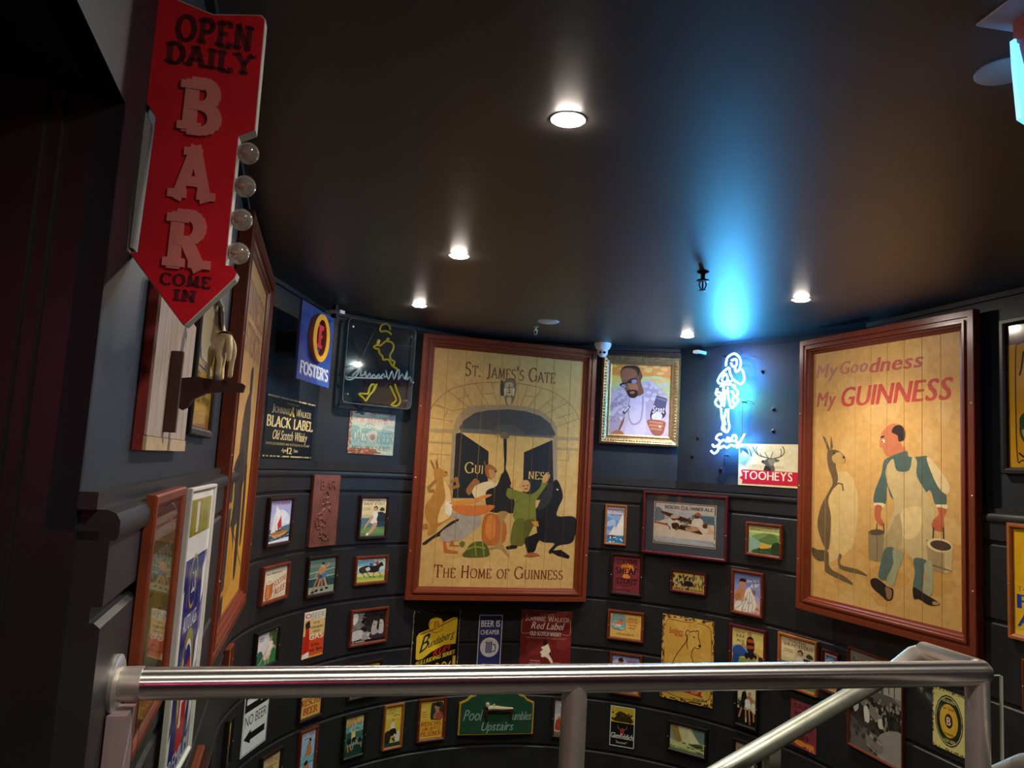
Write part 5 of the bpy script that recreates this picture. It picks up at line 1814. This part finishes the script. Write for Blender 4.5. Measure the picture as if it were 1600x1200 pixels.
# mirror print and lager panel on the lower left wall
r = hang('framed_mirror', A_AZ, PL, -2.02, 1.249, .0015, 'tall brown framed golden mirror print on the lower left wall', 'mirror')
moulding('frame', .315, .366, .022, .015, SMALL_PROF, REDWOOD, r); mb = MB(); mb.box(-.15, .15, -.004, -.0005, -.176, .176); mb.build('backing', BLACKW, r)
sheet('print', D['mirror_left'], .273, .324, -.006, r, PRINT_GLOSSY)
mb = MB(); mb.box(-.1365, .1365, -.0098, -.0092, -.162, .162); mb.build('glass', glass_mat('mirror_glass', '#ffffff', .06), r)
az2 = -12.0; mid = Vector((-.563, 1.35, 0)) + dirv(az2) * .2385
r = empty('framed_poster', (mid.x - inward(az2).x * .018, mid.y - inward(az2).y * .018, 1.14), rot_of(az2), 'tall white framed dark blue lager panel between brown mirror and mural', 'sign')
WHW = mat('white_frame', '#cfcac4', .45, noise=.06)
moulding('frame', .277, .57, .009, .011, SMALL_PROF, WHW, r); mb = MB(); mb.box(-.136, .136, -.004, -.0005, -.28, .28); mb.build('backing', WHW, r)
sheet('print', D['lager_panel'], .261, .554, -.0055, r, PRINT_GLOSSY)
# edge-on frames low on the left wall
for s, z, h, m, lab in ((-2.1, .86, .17, REDWOOD, 'brown picture frame seen edge-on at the bottom left under the mirror'),
                        (-.95, .50, .26, REDWOOD, 'brown picture frame seen edge-on left of the narrow black framed print'),
                        (-.55, .36, .24, DARKWOOD, 'dark picture frame seen edge-on low beside the arrow sign')):
    r = hang('framed_picture', A_AZ, PL, s, z, .0015, lab, 'picture', 'frames seen edge-on at lower left'); framed(r, 'edge_pic', .2, h, .02, .02, m, None, False)

# ------------------------------------------------------------------ arrow sign
S0 = Vector((-.49, .975, 0)); S_AZ = 78
r = empty('arrow_sign', (S0.x, S0.y, 1.9), rot_of(S_AZ), 'red arrow-shaped bar sign with raised letters and clear bulbs', 'sign')
arrow = [(-.022, 1.750), (.052, 1.662), (.056, 1.661), (.112, 1.730), (.114, 1.738), (.108, 1.746), (.0985, 1.746), (.0985, 1.929), (.119, 1.941), (.118, 2.104), (.112, 2.109), (.049, 2.098), (-.020, 2.116), (-.024, 2.105), (-.0225, 1.958), (-.009, 1.940), (-.0125, 1.751)]
arrow = [(x, z - 1.9) for x, z in arrow]
REDS = mat('red_enamel', '#c01420', .42, spec=.45, noise=.12, nscale=20); CRM = mat('cream_metal_rim', '#b9b3a4', .45, noise=.15)
mb = MB(); mb.prism(arrow, 0, .022); mb.build('rim', CRM, r)
mb = MB(); mb.prism([(x * .985 + .0007, z * .992) for x, z in arrow], -.0012, .001); mb.build('face', REDS, r)
PINK = mat('raised_cream_letters', '#cc7870', .5, noise=.12); DKR = mat('dark_red_print', '#520c16', .5, noise=.35, nscale=60)
mb = MB()
for ch, x0, x1, zb, zt in (('B', .019, .075, 1.927, 1.996), ('A', .0165, .0765, 1.832, 1.903), ('R', .0195, .0795, 1.738, 1.810)):
    ps, tw, _ = letters(ch, 'S'); xa = min(p[0] for q in ps for p in q); xb = max(p[0] for q in ps for p in q)
    mb = MB()
    for i, q in enumerate(ps): mb.prism([(x0 + (x - xa) / (xb - xa) * (x1 - x0), zb - 1.9 + y * (zt - zb)) for x, y in q], -.004 - .00004 * i, -.0012)
    mb.build('raised_letter', PINK, r)
items = []
mb = MB()
for txt, x0, x1, zb, zt in (('OPEN', .006, .106, 2.053, 2.088), ('DAILY', -.003, .110, 2.018, 2.047), ('COME', .020, .083, 1.713, 1.728), ('IN', .039, .067, 1.693, 1.708)):
    ps, tw, _ = letters(txt, 'S')
    mb = MB()
    for q in ps: mb.face([(x0 + x / tw * (x1 - x0), -.0016, zb - 1.9 + y * (zt - zb)) for x, y in q])
    mb.build('printed_word', DKR, r)
BULB = glass_mat('clear_bulb', '#eeeae4', .22, .04, .2, '#e8e0d4'); BRASS = mat('bulb_socket', '#7a3a30', .4, metal=.5)
BULBC = mat('bulb_filament', '#c87a6a', .4)
for k in range(4):
    z = 1.911 - k * .0475 - 1.9
    so = MB(); so.lathe([(.004, .0985), (.004, .0988), (.0055, .0988), (.0055, .1)], 10, (0, .011, z), 'x'); so = so.build('socket', BRASS, r, True)
    b = MB(); rb = .0148; b.lathe([(rb * sin(R(a)) + 1e-4, .111 - rb * cos(R(a))) for a in range(12, 181, 12)], 20, (0, .011, z), 'x'); b = b.build('bulb', BULB, r, True)
    f = MB(); f.lathe([(.0005, .100), (.003, .102), (.0035, .108), (.0005, .114)], 8, (0, .011, z), 'x'); f.build('filament', BULBC, b, True)
mb = MB(); mb.mesh([(x, y, z - 1.9) for y in (-.003, .02) for x, z in ((-.043, 1.757), (-.0185, 1.757), (-.0145, 1.93), (-.022, 1.945), (-.037, 1.936))], [(4, 3, 2, 1, 0), (5, 6, 7, 8, 9)] + [(i, (i + 1) % 5, (i + 1) % 5 + 5, i + 5) for i in range(5)]); mb.build('mounting_box', mat('grey_mounting', '#8d8c8a', .5, noise=.1), r)
mb = MB(); mb.box(-.055, -.038, .015, .03, -.08, .0); mb.build('wall_bracket', BLACKM, r)

# ------------------------------------------------------------------ handrail and balustrade
HZ = 1.2; TR = .0203; ANI = 0.0
L0 = PL + dirv(A_AZ) * -2.262 + inward(A_AZ) * .0; 
c1 = Vector((.827, 1.316, 0)); hdir = Vector((c1.x - L0.x, c1.y - L0.y, 0)).normalized(); hn = Vector((-hdir.y, hdir.x, 0))
r = empty('balustrade', (.115, 1.145, .22), 0, 'stainless steel handrail on posts with glass infill around the stair opening', 'railing')
def rel(p): return (p[0] - .115, p[1] - 1.145, p[2] - .22)
def V3(p, z): return (p.x, p.y, z)
mb = MB()
c2 = Vector((.794, 1.45, 0))
top = [V3(L0 + hdir * .034, HZ)] + [V3(c1 - hdir * .02 + Vector((0, 0, 0)), HZ)]
bend = []
for i in range(7):
    a = R(90 * i / 6); bend.append(c1 - hdir * .02 + hdir * .02 * sin(a) + hn * .02 * (1 - cos(a)))
mb.tube([rel(V3(p, HZ)) for p in [L0 + hdir * .034] + bend + [c1 + hn * .138]], TR, 20)
RAILM = mat('rail_stainless', (.88, .85, .81), .27, metal=1.0, noise=.06, nscale=30)
pb = RAILM.node_tree.nodes['Principled BSDF']; pb.inputs['Anisotropic'].default_value = .9; pb.inputs['Anisotropic Rotation'].default_value = ANI
tv = RAILM.node_tree.nodes.new('ShaderNodeCombineXYZ')
for i_ in range(3): tv.inputs[i_].default_value = hdir[i_]
RAILM.node_tree.links.new(tv.outputs[0], pb.inputs['Tangent'])
mb.build('top_rail', RAILM, r, True)
mb = MB()
c2 = c1 + hn * .138
dz = -.42
dd = (-hdir * .9 + Vector((0, 0, 0))).normalized()
down = [V3(c2, HZ), V3(c2 + dd * .02, HZ - .004)] + [V3(c2 + dd * t, HZ - .03 - .47 * (t - .06)) for t in (.06, .3, .6, .95)]
STEEL3 = mat('dark_reflecting_stainless', (.48, .45, .39), .36, metal=.75, noise=.2, nscale=25)  # darker copy of the steel: dark reflections put into its base colour
mb.tube([rel(q) for q in down], .016, 16); mb.build('stair_rail', STEEL3, r, True)
mb = MB(); mb.lathe([(.036, .0), (.036, .006), (.032, .008), (.021, .009), (.0215, .034)], 24)
o = mb.build('wall_flange', STEEL2, r, True); o.location = rel(V3(L0, HZ)); o.rotation_euler = Vector(hdir).to_track_quat('Z', 'Y').to_euler()
for nm, p, z0 in (('post', L0 + hdir * ((Vector((.115, 1.145, 0)) - L0).dot(hdir)), .22), ('post', c1 - hdir * .018, .22)):
    mb = MB(); mb.tube([rel(V3(p, z0)), rel(V3(p, HZ - .008))], .0188, 18); mb.lathe([(.04, 0), (.04, .008), (.02, .012)], 18, rel(V3(p, z0))); mb.build(nm, STEEL2, r, True)
sp = c2 + dd * .315
mb = MB(); mb.box(-.011, .011, -.011, .011, -1.1, .0, .001); o = mb.build('stair_post', STEEL3, r); o.location = rel(V3(sp, HZ - .03 - .47 * .255 + .004)); o.rotation_euler = (0, 0, math.atan2(hdir.y, hdir.x))
gp0 = L0 + hdir * .03 + hn * .03; gp1 = c1 + hdir * .053 + hn * .02
mb = MB(); a, b = gp0, gp1; th = hn * .004
mb.mesh([rel(V3(p, z)) for z in (.26, HZ - .011) for p in (a, b, b + th, a + th)], [(0, 1, 2, 3), (7, 6, 5, 4), (0, 4, 5, 1), (1, 5, 6, 2), (2, 6, 7, 3), (3, 7, 4, 0)])
mb.build('glass_pane', glass_mat('balustrade_glass', '#f2f8f4', .01, .01), r)
GEDGE = mat('glass_edge', '#9fa896', .25, spec=.8)
mb = MB(); q = gp1 + hdir * .0006
mb.mesh([rel(V3(p, z)) for z in (.26, HZ - .011) for p in (q, q + hdir * .0035, q + hdir * .0035 + th, q + th)], [(0, 1, 2, 3), (7, 6, 5, 4), (0, 4, 5, 1), (1, 5, 6, 2), (2, 6, 7, 3), (3, 7, 4, 0)])
mb.build('pane_edge', GEDGE, r)
mb = MB(); mb.mesh([rel(V3(p, z)) for z in (HZ - .0105, HZ - .009) for p in (gp0, gp1, gp1 + th, gp0 + th)], [(0, 1, 2, 3), (7, 6, 5, 4), (0, 4, 5, 1), (1, 5, 6, 2), (2, 6, 7, 3), (3, 7, 4, 0)]); mb.build('pane_edge', GEDGE, r)
mb = MB(); a = L0 + hdir * .003 - hn * .03; b = L0 + hdir * .026 - hn * .03
mb.mesh([rel(V3(p, z)) for z in (.22, HZ - .03) for p in (a, b, b + hn * .05, a + hn * .05)], [(0, 1, 2, 3), (7, 6, 5, 4), (0, 4, 5, 1), (1, 5, 6, 2), (2, 6, 7, 3), (3, 7, 4, 0)])
mb.build('wall_channel', mat('satin_channel', '#a08a8c', .5, metal=.3), r)
mb = MB(); mb.tube([rel((.86, 1.36, 1.013)), rel((.875, 1.295, 1.062)), rel((1.0, .80, 1.43 - .12))], .018, 14); mb.build('side_rail', STEEL2, r, True)
# stair string that carries the short post
st = MB()
for i in range(8):
    q = c2 + dd * (.02 + i * .13); qn_ = q + hn * .9
    z = .22 - .09 * (i + 1); e = q + dd * .13; en = e + hn * .9
    st.mesh([V3(p, zz) for zz in (z - .12, z) for p in (q, e, en, qn_)], [(0, 1, 2, 3), (7, 6, 5, 4), (0, 4, 5, 1), (1, 5, 6, 2), (2, 6, 7, 3), (3, 7, 4, 0)])
tag(st.build('floor_stairs', FLOORM), kind='structure')

# ------------------------------------------------------------------ ceiling fittings
LAMPC = (1.0, .89, .76)
GLOW = mat('led_diffuser', '#ffffff', .4, emit='#fff0e0', estr=DOWN_GLOW)
def downlight(x, y, label, e=1.0, rad=.036):
    r = empty('downlight', (x, y, CEIL), 0, label, 'light', 'recessed ceiling downlights')
    mb = MB(); ring_o = [(rad * 1.22, 0), (rad * 1.2, -.0015), (rad * 1.02, -.002), (rad, -.001)]
    mb.lathe(ring_o, 28); mb.build('trim_ring', WHITEP, r, True)
    mb = MB(); mb.lathe([(rad * .98, -.001), (rad * .94, -.004), (rad * .8, -.006), (rad * .5, -.0072), (rad * .25, -.0078), (.001, -.008)], 28); mb.build('diffuser', GLOW, r, True)
    l = bpy.data.lights.new('lamp', 'SPOT'); l.energy = DOWN_W * e; l.color = LAMPC; l.spot_size = R(128); l.spot_blend = .75; l.shadow_soft_size = .03
    o = link('lamp', l, r); o.location = (0, 0, -.02)
for x, y, e, lab in ((.10, 1.762, 1.0, 'largest lit downlight in the middle of the ceiling'), (-.248, 3.03, 1.0, 'lit downlight second nearest, left of centre'), (-.53, 4.065, 1.0, 'small lit downlight near the clear neon panel'),
                     (1.045, 4.515, 1.0, 'small lit downlight above the portrait side of the neon figure'), (1.32, 3.44, 1.0, 'lit downlight by the top of the worker mural')):
    downlight(x, y, lab, e)
downlight(.35, .55, 'downlight above the landing over the handrail', 1.0); downlight(.9, -.6, 'downlight at the right of the landing behind the camera', .8); downlight(-.1, -1.2, 'downlight at the back of the landing behind the camera', .8)
# round speakers
r = empty('ceiling_speaker', (.19, 4.306, CEIL), 0, 'small white round ceiling disc above the gate mural', 'speaker')
mb = MB(); mb.lathe([(.062, 0), (.062, -.004), (.056, -.007), (.02, -.0075), (.018, -.0095), (.001, -.01)], 28); mb.build('grille', WHITEP, r, True)
r = empty('ceiling_speaker', (.955, 1.44, CEIL), 0, 'large pale round ceiling disc beside the hanging exit light', 'speaker')
mb = MB(); mb.lathe([(.053, 0), (.053, -.003), (.050, -.005), (.001, -.0055)], 36); mb.build('grille', mat('beige_disc', '#b9aca2', .5, noise=.04), r, True)
# sprinklers
def sprinkler(x, y, k, lab, m):
    r = empty('fire_sprinkler', (x, y, CEIL), 0, lab, 'sprinkler')
    mb = MB(); mb.lathe([(.022 * k, 0), (.022 * k, -.003 * k), (.012 * k, -.008 * k), (.008 * k, -.010 * k), (.008 * k, -.03 * k), (.022 * k, -.031 * k), (.022 * k, -.036 * k), (.007 * k, -.038 * k)], 16); mb.build('body', m, r, True)
    mb = MB()
    for s in (-1, 1): mb.tube([(s * .009 * k, 0, -.036 * k), (s * .013 * k, 0, -.048 * k), (s * .008 * k, 0, -.062 * k), (0, 0, -.068 * k)], .0022 * k, 6)
    mb.build('yoke', m, r, True)
    mb = MB(); mb.lathe([(.003 * k, -.066 * k), (.014 * k, -.068 * k), (.014 * k, -.070 * k), (.003 * k, -.072 * k)], 14); mb.build('deflector', m, r, True)
    mb = MB(); mb.tube([(0, 0, -.038 * k), (0, 0, -.064 * k)], .003 * k, 8); mb.build('glass_bulb', mat('sprinkler_bulb', '#7a2018', .2), r, True)
sprinkler(.765, 3.06, 1.15, 'black fire sprinkler hanging in the blue patch of ceiling', BLACKM)
sprinkler(.125, 4.50, .7, 'small dull metal sprinkler below the white ceiling disc', STEEL2)
# turret security camera
r = empty('security_camera', (.588, 4.955, CEIL), R(-8), 'white turret security camera at the top right corner of the gate mural', 'camera')
WH2 = mat('camera_white', '#e4e6e8', .35, noise=.03)
mb = MB(); mb.lathe([(.056, 0), (.056, -.012), (.050, -.028), (.040, -.042), (.030, -.046)], 28); mb.build('base', WH2, r, True)
mb = MB(); rb = .036
mb.lathe([(max(rb * sin(R(a)), .001), -.058 + rb * cos(R(a))) for a in range(0, 181, 12)], 28); mb.build('eyeball', WH2, r, True)
mb = MB()
for s in (-1, 1): mb.lathe([(.0085, -.034), (.0085, -.0375), (.001, -.038)], 14, (s * .0135, 0, -.066), 'y')
mb.build('lens', BLACKM, r, True)
# small white brackets at the ceiling edge
for x, y, rz, lab in ((-1.02, 4.20, -30, 'small white sensor box hanging at the ceiling above the blue light box sign'), (1.215, 4.86, 40, 'small white sensor box on the ceiling above the lit neon')):
    r = empty('sensor_box', (x, y, CEIL), R(rz), lab, 'sensor')
    mb = MB(); mb.box(-.055, .055, -.02, .02, -.05, -.03, .003); mb.build('housing', WH2, r)
    mb = MB(); mb.box(-.012, .012, -.01, .01, -.03, 0); mb.box(-.02, .02, -.012, .012, -.07, -.05); mb.build('bracket', BLACKM, r)
# exit light at the upper right
r = empty('exit_light', (.806, 1.291, CEIL), R(8), 'hanging exit light with housing coloured as if lit red and glowing pale blue panel at the upper right', 'light')
mb = MB(); mb.box(0, .3, -.16, 0, -.005, 0, .001); mb.build('ceiling_plate', mat('exit_plate', '#cfc4c6', .45), r)
mb = MB(); mb.box(.052, .28, -.05, -.026, -.05, -.005, .002); mb.build('housing', mat('red_lit_housing', '#b8605c', .4), r)  # white housing; the red light falling on it is put into its colour
mb = MB(); mb.prism([(.047, -.042), (.27, -.042), (.27, -.20), (.075, -.196), (.058, -.188), (.049, -.09)], -.034, -.024); mb.build('lit_panel', mat('lit_exit_panel', '#ffffff', .3, emit='#4aa8ff', estr=2.2), r)
mb = MB(); mb.prism([(.052, -.03), (.27, -.03), (.27, -.19), (.090, -.19), (.056, -.06)], -.052, -.036); mb.build('front_cover', mat('red_lit_cover', '#a03c40', .4), r)  # same red light painted into the cover's colour
mb = MB(); mb.lathe([(.004, -.0535), (.004, -.050)], 10, (.068, 0, -.042), 'y'); mb.build('indicator', mat('green_led', '#a8e000', .4, emit='#b8f000', estr=1.5), r, True)

# pink neon sign on the wall behind the camera: seen only as a reflection and a tint
r = empty('pink_neon', (-.5, -2.05, 1.75), 0, 'pink neon tube line on the wall behind the camera', 'neon sign')
mb = MB(); mb.tube([(-.5, .02, .12), (.5, .02, .12), (.5, .02, -.12), (-.5, .02, -.12)], .012, 8, closed=True); mb.build('tube', mat('neon_pink', '#ffffff', .3, emit='#ff2a80', estr=18), r, True)
